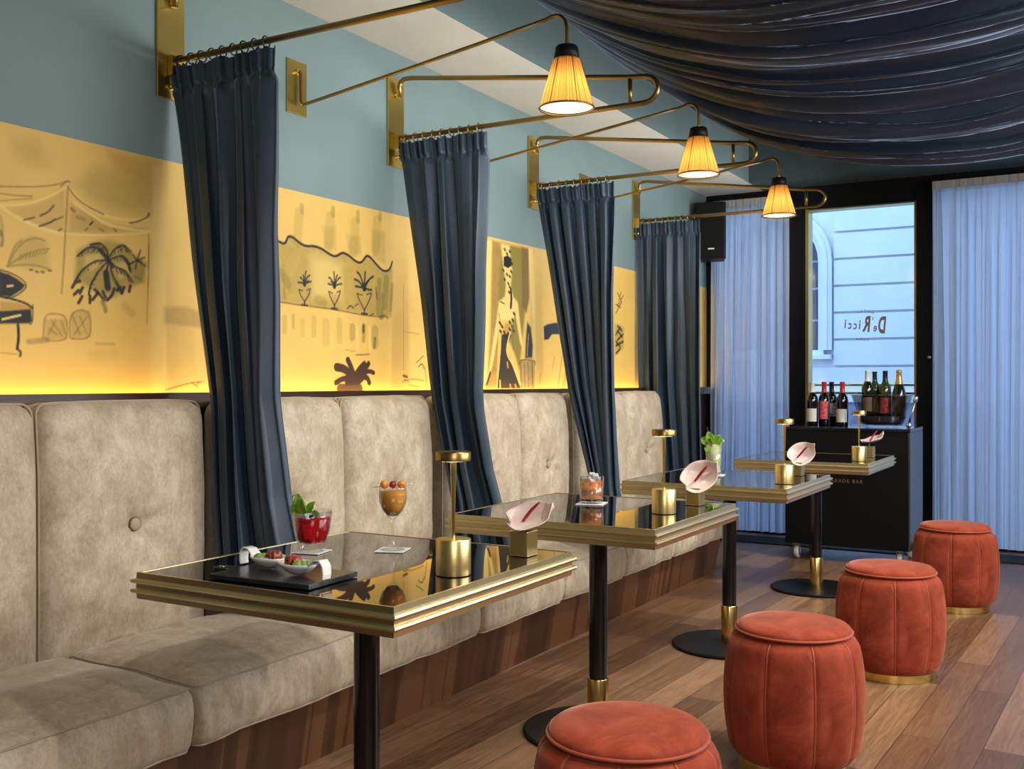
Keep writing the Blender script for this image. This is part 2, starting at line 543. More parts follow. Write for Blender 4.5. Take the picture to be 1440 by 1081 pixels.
M['label_mixed'] = mottled('torn_label', [(.42, (.45, .08, .05)), (.5, (.78, .74, .68))], 35, .6, bump=0)
M['chrome'] = mat('chrome', (.8, .8, .82), .15, 1)
M['rubber'] = mat('grey_rubber', (.09, .09, .09), .6)
M['castor_tyre'] = mat('pale_castor_tyre', (.55, .55, .55), .4)
M['silver'] = mat('silver_metal', (.75, .76, .8), .25, 1)
M['speaker_grille'] = mottled('speaker_grille', [(.4, (.006, .007, .007)), (.6, (.012, .013, .012))], 300, .7, bump=.2, bscale=500, Specular_IOR_Level=.1)
M['badge'] = mat('pale_badge', (.75, .75, .75), .35)
M['trolley_side'] = mat('trolley_side_lacquer', (.02, .02, .023), .22, IOR=1.9, Specular_IOR_Level=.8)
M['mat'] = mat('black_mat', (.008, .008, .009), .8)
M['ice_bed'] = mat('ice_water', (.10, .10, .13), .15)
M['gold_ink'] = mat('gold_lettering', (.30, .22, .10), .45, .3)
M['window_ink'] = mat('bronze_window_lettering', (.34, .25, .19), .5, .2)
m = mat('stucco', (.70, .72, .74), .85); k = N(m)
f = k.noise(k.coords('Object'), 3, 4)
k.l(k.ramp(f, [(.3, (.68, .70, .72)), (.7, (.74, .76, .78))]), k.b.inputs['Base Color'])
M['stucco'] = m
M['asphalt'] = mottled('asphalt', [(.3, (.07, .07, .08)), (.7, (.10, .10, .11))], 20, .9)
M['far_glass'] = mat('far_window_glass', (.02, .025, .05), .1)
M['plinth'] = mat('grey_plinth', (.20, .24, .36), .7)


# ------------------------------------------------------------------ the room
def struct(name, mb, mats, parent=None, **kw):
    o = mb.build(name, mats, parent, **kw)
    if parent is None: o['kind'] = 'structure'
    return o


WX = -2.75          # face of the left wall
FY = 7.80           # face of the window wall
struct('floor', MB().box(WX - .12, 2.1, -1.7, 8.0, -.06, 0), M['floor'])
wl = MB().box(WX - .12, WX, -1.7, 8.0, 0, 1.07, 1).box(WX - .12, WX, -1.7, 8.0, 1.07, 3.1, 0)
struct('wall_left', wl, [M['teal'], M['dark_wood']])
struct('wall_right', MB().box(2.0, 2.12, -1.7, 8.0, 0, 3.1), M['dark_wall'])
struct('wall_back', MB().box(WX, 2.0, -1.72, -1.6, 0, 3.1), M['dark_wall'])
struct('ceiling', MB().box(WX - .12, 2.12, -1.72, 8.0, 3.1, 3.2), M['dark_teal'])
wf = MB().box(WX, 2.0, FY, FY + .2, 2.63, 3.1).box(1.15, 2.0, FY, FY + .2, 0, 2.63)
struct('wall_far', wf, M['dark_teal'])
# dropped soffit along the booths: white underside, teal face
b = MB().box(WX, -2.29, -1.6, FY, 2.63, 3.1, 0)
b.m[4] = 1
struct('trim_1', b, [M['teal'], M['soffit']])
struct('trim_2', MB().box(-2.29, 2.0, 7.38, FY, 2.63, 3.1), M['dark_teal'])
# black window frames
fr = MB()
fr.box(WX, -2.672, 7.76, 7.92, 0, 2.53)
fr.box(-2.672, -2.09, 7.80, 7.90, 0, .06)
fr.box(WX, 1.15, 7.76, 7.92, 2.53, 2.63)
w1 = struct('window_1', fr, M['black_frame'])
struct('pane', MB().box(-2.672, -2.09, 7.852, 7.858, .06, 2.53), M['pane'], w1)
fr = MB().box(-2.09, -1.965, 7.74, 7.92, 0, 2.53).box(-1.188, -1.055, 7.74, 7.92, 0, 2.53)
fr.box(-1.965, -1.188, 7.76, 7.90, 2.455, 2.53).box(-1.965, -1.188, 7.76, 7.90, 0, .12)
w2 = struct('window_2', fr, M['black_frame'])
br = MB()
for x0, x1 in ((-2.098, -2.088), (-1.967, -1.945), (-1.20, -1.186)):
    br.box(x0, x1, 7.735, 7.86, .12, 2.455)
br.box(-1.945, -1.20, 7.745, 7.86, 2.445, 2.455)
bo = struct('brass_edging', br, M['brass_wall'], w2); bo['label'] = 'thin brass edging of the window frame'
struct('pane', MB().box(-1.945, -1.20, 7.842, 7.848, .12, 2.445), M['pane'], w2)
k1 = MB().lathe([(.012, 0), (.014, .006), (.008, .012)], 12, M=Matrix.Translation((-1.10, 7.74, 1.34)) @ Matrix.Rotation(PI / 2, 4, 'X'))
struct('lock_stud', k1, M['chrome'], w2)
# mirrored gilt lettering on the pane, meant to be read from the street
T = Matrix.Translation((-1.565, 7.838, 1.583)) @ Matrix.Rotation(math.radians(5.0), 4, 'Y') @ Matrix.Rotation(PI / 2, 4, 'X') @ Matrix.Diagonal((-1, 1, 1, 1))
def arc_text(text, size, rad, cz, step, name):
    n = len(text)
    for i, ch in enumerate(text):
        a = (i - (n - 1) / 2) * step
        lettering(ch, size, M['window_ink'], w2, T @ Matrix.Translation((rad * math.sin(a), cz + rad * (math.cos(a) - 1), 0)) @ Matrix.Rotation(-a, 4, 'Z'), name)
arc_text('HOTEL', .030, .16, .105, .17, 'lettering')
# tall narrow capitals, small narrow letters
def tall(ch, x, z, sx, sy, bold=.0):
    lettering(ch, .1, M['window_ink'], w2, T @ Matrix.Translation((x, z, 0)) @ Matrix.Diagonal((sx, sy, 1, 1)), 'lettering', bold=bold)
tall('D', -.128, .005, .72, 1.65, .004); tall('e', -.082, -.012, .55, .85, .002); tall("'", -.060, .03, .6, .8, .001)
tall('R', -.022, .006, .80, 1.55, .004); tall('i', .030, .000, .7, .95, .002); tall('c', .062, -.004, .62, .9, .002); tall('c', .100, -.004, .62, .9, .002); tall('i', .134, .002, .7, .95, .002)
lettering('ROMA', .026, M['window_ink'], w2, T @ Matrix.Translation((0, -.105, 0)), 'lettering', space=1.5)
fr = MB().box(1.02, 1.15, 7.76, 7.92, 0, 2.53).box(-1.055, 1.02, 7.80, 7.90, 0, .06)
w3 = struct('window_3', fr, M['black_frame'])
struct('pane', MB().box(-1.055, 1.02, 7.852, 7.858, .06, 2.53), M['pane'], w3)
# railing outside the window
r = thing('window_railing', 'slim brass railing of two bars outside the tall window', 'railing', (-1.57, 8.02, 0))
for z in (1.145, 1.083):
    MB().tube([(-.46, 0, z), (.46, 0, z)], .010, 10).build('rail_bar', M['brass_gold'], r)
for x in (-.455, .455):
    MB().box(x - .012, x + .012, -.012, .012, -.1, 1.16).build('post', M['black_frame'], r)

# ------------------------------------------------------------------ across the street
struct('street', MB().box(-9, 7, 8.0, 11.5, -.2, -.1), M['asphalt'])
fa = MB()
EY = 11.5
fa.box(-9, 7, EY + .05, EY + .3, -.1, 6.5, 0)
zz = 1.34 - .294
z = zz
while z < 6.3:
    z1 = z + .294
    if z1 < 1.4:
        fa.box(-9, 7, EY, EY + .05, z + .013, z1 - .013, 0)
    elif z < 3.6:
        fa.box(-9, -3.92, EY, EY + .05, z + .013, z1 - .013, 0); fa.box(-2.615, 7, EY, EY + .05, z + .013, z1 - .013, 0)
    else:
        fa.box(-9, 7, EY, EY + .05, z + .013, z1 - .013, 0)
    z = z1
fa.box(-9, 7, EY - .06, EY + .05, .95, 1.05, 0)
fa.box(-9, 7, EY - .03, EY + .05, -.1, .95, 1)
fac = struct('exterior_facade', fa, [M['stucco'], M['plinth']])
# arched window of that facade
aw = MB()
cx, zs, hw = -3.27, 2.50, .49
inner = [(cx + hw, 1.52), (cx + hw, zs)] + [(cx + hw * math.cos(a), zs + hw * math.sin(a)) for a in [PI * k / 16 for k in range(1, 16)]] + [(cx - hw, zs), (cx - hw, 1.52)]
def off(pts, d):
    out = []
    for (x, z) in pts:
        if z <= zs + 1e-6: out.append((x + (d if x > cx else -d), z))
        else:
            a = math.atan2(z - zs, x - cx); out.append((cx + (hw + d) * math.cos(a), zs + (hw + d) * math.sin(a)))
    return out
def ring(mb, d0, d1, y0, y1):
    A, B = off(inner, d0), off(inner, d1)
    for i in range(len(A) - 1):
        q = [A[i], B[i], B[i + 1], A[i + 1]]
        mb.prism(q, y0, y1, 'y')
ring(aw, 0, .05, EY - .02, EY + .04); ring(aw, .05, .10, EY - .05, EY + .04); ring(aw, .10, .145, EY - .03, EY + .04)
aw.box(cx - hw - .14, cx + hw + .14, EY - .08, EY + .04, 1.42, 1.47).box(cx - hw - .06, cx + hw + .06, EY - .05, EY + .04, 1.47, 1.52)
ao = struct('window_surround', aw, M['stucco'], fac)
struct('far_pane', MB().prism(inner, EY + .0, EY + .015, 'y'), M['far_glass'], fac)
mu = MB()
for z in (1.85, 2.2, 2.5): mu.box(cx - hw, cx + hw, EY - .012, EY - .002, z - .012, z + .012)
mu.box(cx - .015, cx + .015, EY - .012, EY - .002, 1.52, 2.95)
struct('far_muntin', mu, M['plinth'], fac)

# ------------------------------------------------------------------ ledge with the hidden light strip, mural above it
lg = MB().box(WX, -2.682, -1.6, 7.76, 1.075, 1.085).box(-2.694, -2.682, -1.6, 7.76, 1.085, 1.127)
led = lg.build('wall_ledge', M['dark_wood'], None)
tag(led, 'long dark wood ledge along the wall above the banquette backs', 'ledge')
st = MB().box(-2.738, -2.722, -1.5, 7.6, 1.086, 1.092).build('light_strip', M['led'], led)
st['label'] = 'warm light strip hidden behind the ledge'
for y0, y1 in ((-1.2, 2.40), (2.44, 3.67), (3.70, 4.93), (4.96, 6.27), (6.30, 7.6)):
    d = bpy.data.lights.new('strip_glow', 'AREA'); d.shape = 'RECTANGLE'; d.size = y1 - y0; d.size_y = .012; d.energy = 1.05 * (y1 - y0); d.color = (1, .58, .09)
    o = bpy.data.objects.new('strip_glow', d); C.objects.link(o); o.parent = led
    o.location = (-2.722, (y0 + y1) / 2, 1.096)
    o.rotation_euler = Vector((-.20, 0, 1)).to_track_quat('-Z', 'Y').to_euler()


# ------------------------------------------------------------------ mural: washes and brush strokes as (pigment, strength, width, softness, y z y z ...)
MURAL_FILLS = [
 ('olive',0.39,0.0228,[2.107,1.835,2.371,1.847,2.342,1.723,2.2,1.712,2.094,1.732,2.044,1.764]),
 ('olive',0.29,0.0214,[1.838,1.868,1.922,1.875,1.958,1.807,1.888,1.801,1.842,1.828]),
 ('ochre',0.59,0.0143,[2.16,1.901,2.371,1.899,2.371,1.823,2.187,1.838]),
 ('brown',0.26,0.0087,[1.798,1.662,1.888,1.679,1.953,1.711,2.006,1.758,2.011,1.615,1.934,1.618,1.865,1.634,1.798,1.654]),
 ('brown',0.39,0.0094,[2.026,1.711,2.107,1.683,2.16,1.661,2.316,1.668,2.316,1.658,2.021,1.617]),
 ('pale',0.45,0.0096,[2.342,1.884,2.386,1.892,2.383,1.127,2.333,1.127]),
 ('olive',0.36,0.0128,[1.824,1.501,1.853,1.567,1.899,1.593,1.948,1.582,1.953,1.54,1.958,1.502,1.888,1.499]),
 ('ink',1.00,0.0017,[1.798,1.478,1.824,1.475,1.851,1.463,1.878,1.446,1.865,1.431,1.829,1.407,1.798,1.409]),
 ('ochre',0.91,0.0017,[1.798,1.395,1.847,1.394,1.888,1.386,1.897,1.378,1.798,1.368]),
 ('ink',1.00,0.0017,[1.798,1.366,1.895,1.378,1.899,1.343,1.89,1.334,1.798,1.329]),
 ('ink',1.00,0.0015,[1.802,1.479,1.672,1.526,1.536,1.574,1.429,1.538,1.464,1.465,1.672,1.423,1.802,1.409]),
 ('ink',1.00,0.0015,[1.802,1.366,1.632,1.366,1.5,1.365,1.5,1.324,1.672,1.323,1.802,1.33]),
 ('olive',0.72,0.0094,[2.051,1.568,2.102,1.596,2.16,1.612,2.209,1.608,2.253,1.586,2.316,1.555,2.304,1.493,2.253,1.47,2.187,1.433,2.107,1.449,2.041,1.479]),
 ('pale',0.45,0.0068,[2.082,1.554,2.134,1.568,2.149,1.547,2.107,1.512,2.076,1.518]),
 ('pale',0.39,0.0069,[2.187,1.537,2.236,1.556,2.247,1.511,2.209,1.494]),
 ('olive',0.52,0.0070,[2.259,1.545,2.31,1.554,2.304,1.488,2.253,1.479]),
 ('brown',0.33,0.0043,[1.939,1.351,2.016,1.355,2.016,1.292,1.939,1.29]),
 ('brown',0.33,0.0044,[2.029,1.378,2.1,1.387,2.1,1.302,2.029,1.295]),
 ('brown',0.45,0.0075,[2.386,1.416,2.485,1.422,2.575,1.401,2.575,1.351,2.386,1.359]),
 ('olive',0.33,0.0091,[3.338,1.777,3.431,1.782,3.441,1.699,3.356,1.696]),
 ('olive',0.33,0.0094,[3.509,1.823,3.604,1.825,3.609,1.679,3.519,1.701]),
 ('olive',0.26,0.0088,[3.186,1.792,3.274,1.804,3.274,1.704,3.203,1.702]),
 ('olive',0.55,0.0090,[2.917,1.708,2.94,1.7,2.967,1.695,2.979,1.704,2.987,1.725,3.011,1.73,3.052,1.71,3.089,1.7,3.135,1.706,3.182,1.703,3.23,1.685,3.27,1.677,3.301,1.693,3.319,1.7,3.356,1.693,3.403,1.671,3.436,1.668,3.46,1.689,3.475,1.705,3.499,1.702,3.549,1.67,3.589,1.649,3.625,1.652,3.646,1.67,3.656,1.696,3.661,1.596,3.651,1.45,3.499,1.451,3.31,1.458,3.093,1.464,2.917,1.472]),
 ('pale',0.52,0.0236,[3.118,1.664,3.221,1.669,3.31,1.649,3.31,1.508,3.135,1.501]),
 ('ochre',0.65,0.0044,[3.238,1.52,3.297,1.527,3.288,1.495,3.265,1.481,3.247,1.492]),
 ('ochre',0.90,0.0045,[3.265,1.122,3.283,1.142,3.338,1.151,3.427,1.151,3.455,1.136,3.46,1.121]),
 ('umber',1.00,0.0024,[3.328,1.166,3.342,1.19,3.375,1.202,3.422,1.205,3.46,1.196,3.46,1.172,3.427,1.151,3.338,1.148]),
 ('brown',0.65,0.0074,[4.51,1.894,4.596,1.893,4.582,1.561,4.553,1.134,4.455,1.135,4.496,1.445]),
 ('olive',0.98,0.0114,[4.596,1.893,4.829,1.893,4.853,1.54,4.79,1.229,4.745,1.305,4.684,1.379,4.729,1.532,4.567,1.597]),
 ('brown',0.98,0.0078,[4.814,1.895,4.892,1.896,4.9,1.62,4.868,1.54,4.821,1.576]),
 ('pale',1.00,0.0047,[4.892,1.896,4.94,1.898,4.965,1.625,4.981,1.128,4.94,1.129,4.932,1.505]),
 ('pale',1.00,0.0044,[4.441,1.892,4.503,1.893,4.482,1.518,4.455,1.131,4.427,1.131]),
 ('pale',0.90,0.0076,[4.596,1.889,4.684,1.888,4.714,1.759,4.699,1.674,4.729,1.616,4.775,1.592,4.79,1.517,4.837,1.338,4.798,1.375,4.745,1.533,4.729,1.494,4.589,1.487,4.567,1.412,4.51,1.244,4.455,1.153,4.496,1.299,4.553,1.485,4.575,1.579,4.64,1.617,4.647,1.677,4.618,1.78]),
 ('ink',1.00,0.0030,[4.625,1.821,4.669,1.834,4.707,1.819,4.707,1.781,4.669,1.766,4.625,1.773]),
 ('ochre',1.00,0.0057,[4.64,1.471,4.692,1.481,4.692,1.439,4.655,1.415,4.625,1.444]),
 ('ink',0.96,0.0030,[4.603,1.413,4.692,1.424,4.707,1.41,4.662,1.355,4.655,1.321,4.692,1.292,4.722,1.243,4.775,1.171,4.806,1.129,4.56,1.13,4.582,1.245,4.596,1.331]),
 ('navy',0.98,0.0078,[4.876,1.494,4.916,1.465,4.94,1.368,4.932,1.297,4.853,1.292,4.861,1.393]),
 ('grey',0.52,0.0079,[4.79,1.283,4.965,1.282,4.965,1.132,4.798,1.133]),
 ('navy',1.00,0.0033,[5.064,1.476,5.106,1.49,5.183,1.502,5.289,1.511,5.289,1.441,5.166,1.436,5.123,1.406,5.072,1.4]),
 ('olive',0.52,0.0140,[6.022,1.54,6.167,1.524,6.155,1.383,6.022,1.334]),
]
MURAL_STROKES = [
 ('brown',0.70,0.0046,0.0021,[1.798,1.723,1.888,1.736,1.97,1.754,2.016,1.775]),
 ('brown',0.75,0.0059,0.0022,[1.994,1.756,2.016,1.777,2.026,1.774]),
 ('pale',0.80,0.0072,0.0021,[1.798,1.668,1.888,1.686,1.948,1.714,2.011,1.754]),
 ('pale',0.80,0.0091,0.0022,[2.026,1.752,2.076,1.712,2.139,1.69,2.209,1.684,2.316,1.698]),
 ('brown',0.70,0.0042,0.0021,[1.798,1.703,1.842,1.704,1.899,1.711]),
 ('brown',0.50,0.0043,0.0021,[1.798,1.682,1.899,1.704]),
 ('brown',0.85,0.0054,0.0022,[2.021,1.756,2.046,1.729,2.094,1.706,2.147,1.693]),
 ('pale',0.80,0.0091,0.0023,[2.041,1.713,2.107,1.683,2.16,1.661,2.236,1.658,2.327,1.66]),
 ('ink',0.70,0.0057,0.0024,[2.316,1.706,2.324,1.726,2.327,1.714]),
 ('brown',0.90,0.0063,0.0023,[2.247,1.678,2.284,1.689,2.321,1.709]),
 ('pale',0.80,0.0113,0.0042,[1.798,1.666,1.829,1.65,1.869,1.635,1.934,1.618,2.001,1.612]),
 ('pale',0.70,0.0076,0.0023,[2.006,1.613,2.16,1.627,2.321,1.657]),
 ('ink',0.75,0.0057,0.0021,[1.872,1.637,1.906,1.649]),
 ('ink',0.80,0.0063,0.0021,[1.925,1.657,1.953,1.672,1.97,1.694]),
 ('ink',0.85,0.0063,0.0021,[1.922,1.625,1.958,1.641,1.977,1.654]),
 ('brown',0.90,0.0058,0.0022,[1.977,1.652,2.001,1.664]),
 ('ink',0.80,0.0058,0.0022,[1.987,1.621,1.997,1.627]),
 ('brown',0.80,0.0089,0.0044,[2.031,1.694,2.041,1.687]),
 ('ink',0.85,0.0060,0.0022,[2.097,1.653,2.107,1.663]),
 ('brown',0.80,0.0060,0.0022,[2.082,1.635,2.089,1.641]),
 ('brown',0.80,0.0062,0.0023,[2.187,1.651,2.195,1.645]),
 ('brown',0.50,0.0119,0.0044,[2.051,1.671,2.076,1.666]),
 ('brown',0.50,0.0091,0.0045,[2.134,1.644,2.147,1.639]),
 ('brown',0.60,0.0070,0.0022,[2.019,1.76,2.014,1.677,2.009,1.6,2.004,1.513,1.997,1.432]),
 ('brown',0.55,0.0057,0.0024,[2.324,1.655,2.324,1.556,2.319,1.438,2.316,1.355]),
 ('ink',0.50,0.0044,0.0014,[2.324,1.615,2.321,1.485]),
 ('olive',0.50,0.0110,0.0041,[1.798,1.636,1.805,1.606,1.802,1.585]),
 ('ink',0.50,0.0110,0.0041,[1.798,1.595,1.807,1.575,1.802,1.554]),
 ('olive',0.62,0.0073,0.0025,[1.82,1.497,1.847,1.549,1.878,1.578,1.911,1.59,1.939,1.585]),
 ('olive',0.62,0.0074,0.0025,[1.82,1.497,1.865,1.53,1.915,1.553,1.953,1.561]),
 ('olive',0.62,0.0074,0.0025,[1.824,1.497,1.876,1.507,1.922,1.507,1.953,1.501]),
 ('olive',0.62,0.0073,0.0025,[1.824,1.51,1.842,1.557,1.865,1.576]),
 ('olive',0.75,0.0045,0.0017,[1.856,1.517,1.863,1.534]),
 ('olive',0.75,0.0045,0.0017,[1.866,1.521,1.873,1.537]),
 ('olive',0.75,0.0045,0.0017,[1.877,1.524,1.883,1.539]),
 ('olive',0.75,0.0045,0.0017,[1.887,1.528,1.894,1.541]),
 ('olive',0.75,0.0045,0.0017,[1.898,1.531,1.905,1.544]),
 ('olive',0.75,0.0046,0.0017,[1.908,1.535,1.915,1.546]),
 ('olive',0.75,0.0046,0.0017,[1.919,1.539,1.926,1.549]),
 ('olive',0.75,0.0046,0.0017,[1.93,1.542,1.937,1.551]),
 ('olive',0.75,0.0046,0.0017,[1.941,1.546,1.948,1.554]),
 ('ink',0.70,0.0074,0.0021,[1.892,1.493,1.899,1.493]),
 ('ink',0.70,0.0074,0.0021,[1.911,1.489,1.918,1.488]),
 ('ink',0.70,0.0075,0.0021,[1.929,1.491,1.937,1.49]),
 ('ink',0.70,0.0075,0.0021,[1.953,1.497,1.96,1.497]),
 ('ink',0.95,0.0040,0.0013,[1.798,1.484,1.833,1.478,1.869,1.462,1.883,1.444,1.865,1.424,1.829,1.403]),
 ('pale',0.90,0.0061,0.0017,[1.82,1.439,1.836,1.441]),
 ('ink',1.00,0.0068,0.0015,[1.798,1.407,1.842,1.402,1.883,1.392,1.899,1.381]),
 ('ink',0.90,0.0040,0.0013,[1.901,1.391,1.901,1.341,1.892,1.332]),
 ('pale',0.90,0.0067,0.0014,[1.805,1.342,1.829,1.349,1.86,1.357]),
 ('ink',1.00,0.0095,0.0015,[1.853,1.328,1.856,1.297,1.851,1.259]),
 ('ink',0.90,0.0084,0.0015,[1.851,1.259,1.863,1.249,1.86,1.239]),
 ('brown',0.50,0.0042,0.0017,[1.798,1.246,1.847,1.243]),
 ('ink',1.00,0.0060,0.0013,[1.802,1.407,1.672,1.412,1.5,1.408,1.496,1.361]),
 ('ink',1.00,0.0086,0.0013,[1.536,1.316,1.536,1.269,1.54,1.235]),
 ('pale',0.80,0.0063,0.0019,[1.8,1.668,1.672,1.655,1.518,1.662,1.394,1.696]),
 ('brown',0.70,0.0040,0.0019,[1.8,1.724,1.632,1.696,1.482,1.693,1.394,1.703]),
 ('brown',0.60,0.0058,0.0018,[1.394,1.703,1.391,1.534,1.388,1.386]),
 ('ink',0.85,0.0060,0.0022,[2.165,1.553,2.139,1.582,2.092,1.586,2.051,1.55]),
 ('ink',0.66,0.0054,0.0020,[2.155,1.564,2.155,1.564,2.152,1.56]),
 ('ink',0.60,0.0062,0.0020,[2.151,1.569,2.15,1.568,2.146,1.561]),
 ('ink',0.51,0.0049,0.0020,[2.145,1.575,2.144,1.574,2.139,1.566]),
 ('ink',0.65,0.0048,0.0020,[2.141,1.579,2.14,1.578,2.136,1.571]),
 ('ink',0.58,0.0042,0.0020,[2.133,1.583,2.125,1.576,2.122,1.568]),
 ('ink',0.68,0.0051,0.0020,[2.122,1.583,2.114,1.577,2.111,1.569]),
 ('ink',0.63,0.0059,0.0020,[2.115,1.584,2.106,1.576,2.102,1.567]),
 ('ink',0.62,0.0050,0.0020,[2.105,1.585,2.094,1.576,2.09,1.566]),
 ('ink',0.64,0.0039,0.0020,[2.098,1.585,2.089,1.578,2.086,1.57]),
 ('ink',0.47,0.0050,0.0020,[2.088,1.582,2.079,1.57,2.08,1.563]),
 ('ink',0.74,0.0049,0.0020,[2.079,1.574,2.069,1.561,2.07,1.553]),
 ('ink',0.63,0.0046,0.0020,[2.072,1.569,2.066,1.56,2.067,1.554]),
 ('ink',0.80,0.0056,0.0020,[2.063,1.561,2.058,1.554,2.059,1.55]),
 ('ink',0.85,0.0061,0.0022,[2.165,1.553,2.16,1.584,2.136,1.602,2.097,1.591]),
 ('ink',0.51,0.0044,0.0020,[2.163,1.565,2.165,1.566,2.162,1.561]),
 ('ink',0.71,0.0050,0.0020,[2.163,1.57,2.164,1.57,2.162,1.566]),
 ('ink',0.55,0.0055,0.0020,[2.161,1.577,2.164,1.577,2.16,1.572]),
 ('ink',0.59,0.0035,0.0020,[2.161,1.581,2.164,1.583,2.159,1.573]),
 ('ink',0.68,0.0058,0.0020,[2.157,1.587,2.154,1.585,2.15,1.577]),
 ('ink',0.75,0.0057,0.0020,[2.152,1.591,2.149,1.589,2.144,1.581]),
 ('ink',0.80,0.0051,0.0020,[2.148,1.593,2.144,1.591,2.139,1.581]),
 ('ink',0.54,0.0039,0.0020,[2.143,1.597,2.138,1.595,2.132,1.584]),
 ('ink',0.84,0.0037,0.0020,[2.139,1.6,2.135,1.597,2.129,1.587]),
 ('ink',0.82,0.0052,0.0020,[2.132,1.601,2.124,1.592,2.123,1.586]),
 ('ink',0.54,0.0047,0.0020,[2.123,1.598,2.115,1.59,2.114,1.584]),
 ('ink',0.61,0.0059,0.0020,[2.117,1.597,2.11,1.59,2.11,1.584]),
 ('ink',0.70,0.0052,0.0020,[2.109,1.594,2.102,1.588,2.102,1.582]),
 ('ink',0.85,0.0062,0.0023,[2.163,1.553,2.187,1.588,2.222,1.608,2.253,1.586]),
 ('ink',0.71,0.0048,0.0020,[2.172,1.566,2.178,1.566,2.176,1.561]),
 ('ink',0.57,0.0036,0.0020,[2.175,1.571,2.181,1.571,2.179,1.567]),
 ('ink',0.51,0.0057,0.0020,[2.181,1.579,2.19,1.579,2.187,1.571]),
 ('ink',0.51,0.0055,0.0020,[2.184,1.584,2.192,1.585,2.189,1.578]),
 ('ink',0.72,0.0036,0.0021,[2.191,1.59,2.203,1.588,2.203,1.578]),
 ('ink',0.84,0.0045,0.0021,[2.199,1.595,2.212,1.592,2.211,1.583]),
 ('ink',0.80,0.0046,0.0021,[2.205,1.598,2.217,1.595,2.217,1.585]),
 ('ink',0.63,0.0052,0.0021,[2.213,1.602,2.222,1.6,2.222,1.593]),
 ('ink',0.72,0.0038,0.0021,[2.218,1.605,2.227,1.603,2.226,1.597]),
 ('ink',0.75,0.0054,0.0021,[2.225,1.605,2.229,1.593,2.234,1.585]),
 ('ink',0.70,0.0062,0.0021,[2.232,1.601,2.235,1.589,2.24,1.583]),
 ('ink',0.66,0.0036,0.0021,[2.237,1.597,2.239,1.59,2.242,1.585]),
 ('ink',0.61,0.0048,0.0021,[2.244,1.592,2.246,1.583,2.25,1.578]),
 ('ink',0.85,0.0060,0.0022,[2.165,1.549,2.118,1.544,2.071,1.513,2.041,1.47]),
 ('ink',0.80,0.0043,0.0020,[2.147,1.547,2.141,1.542,2.14,1.537]),
 ('ink',0.58,0.0059,0.0020,[2.14,1.546,2.133,1.54,2.132,1.534]),
 ('ink',0.59,0.0039,0.0020,[2.13,1.545,2.124,1.54,2.122,1.535]),
 ('ink',0.69,0.0056,0.0020,[2.122,1.544,2.116,1.539,2.115,1.533]),
 ('ink',0.53,0.0052,0.0020,[2.112,1.54,2.103,1.529,2.104,1.522]),
 ('ink',0.48,0.0056,0.0020,[2.101,1.533,2.091,1.52,2.092,1.511]),
 ('ink',0.57,0.0042,0.0020,[2.094,1.528,2.086,1.518,2.087,1.512]),
 ('ink',0.68,0.0051,0.0020,[2.084,1.521,2.075,1.51,2.076,1.504]),
 ('ink',0.67,0.0039,0.0020,[2.077,1.517,2.067,1.504,2.068,1.496]),
 ('ink',0.65,0.0048,0.0020,[2.068,1.509,2.06,1.495,2.063,1.488]),
 ('ink',0.80,0.0053,0.0020,[2.061,1.499,2.055,1.488,2.057,1.482]),
 ('ink',0.80,0.0054,0.0020,[2.057,1.493,2.051,1.483,2.053,1.477]),
 ('ink',0.78,0.0041,0.0020,[2.05,1.483,2.046,1.476,2.047,1.472]),
 ('ink',0.85,0.0060,0.0022,[2.163,1.546,2.126,1.509,2.102,1.471,2.092,1.435]),
 ('ink',0.52,0.0040,0.0020,[2.149,1.532,2.144,1.526,2.145,1.522]),
 ('ink',0.50,0.0060,0.0020,[2.143,1.527,2.138,1.519,2.139,1.514]),
 ('ink',0.53,0.0039,0.0020,[2.135,1.518,2.126,1.506,2.128,1.5]),
 ('ink',0.49,0.0055,0.0020,[2.129,1.513,2.121,1.501,2.123,1.494]),
 ('ink',0.85,0.0058,0.0020,[2.123,1.504,2.115,1.491,2.118,1.484]),
 ('ink',0.82,0.0034,0.0020,[2.117,1.496,2.111,1.484,2.113,1.478]),
 ('ink',0.74,0.0058,0.0020,[2.114,1.49,2.105,1.475,2.108,1.467]),
 ('ink',0.57,0.0062,0.0020,[2.109,1.482,2.098,1.463,2.102,1.453]),
 ('ink',0.73,0.0056,0.0020,[2.105,1.476,2.097,1.462,2.1,1.455]),
 ('ink',0.52,0.0054,0.0020,[2.101,1.468,2.094,1.451,2.098,1.443]),
 ('ink',0.71,0.0041,0.0020,[2.099,1.459,2.092,1.443,2.096,1.435]),
 ('ink',0.66,0.0053,0.0020,[2.097,1.454,2.092,1.442,2.095,1.437]),
 ('ink',0.61,0.0050,0.0020,[2.095,1.446,2.091,1.437,2.093,1.433]),
 ('ink',0.85,0.0062,0.0023,[2.168,1.547,2.198,1.529,2.231,1.523,2.259,1.489]),
 ('ink',0.61,0.0055,0.0020,[2.179,1.54,2.182,1.533,2.185,1.527]),
 ('ink',0.59,0.0035,0.0020,[2.184,1.538,2.186,1.532,2.188,1.528]),
 ('ink',0.79,0.0040,0.0021,[2.19,1.534,2.195,1.522,2.199,1.514]),
 ('ink',0.80,0.0037,0.0021,[2.195,1.531,2.199,1.518,2.204,1.51]),
 ('ink',0.81,0.0064,0.0021,[2.202,1.529,2.21,1.519,2.214,1.511]),
 ('ink',0.47,0.0049,0.0021,[2.209,1.527,2.217,1.518,2.22,1.51]),
 ('ink',0.73,0.0061,0.0021,[2.214,1.526,2.224,1.515,2.228,1.505]),
 ('ink',0.64,0.0040,0.0021,[2.222,1.525,2.228,1.517,2.231,1.51]),
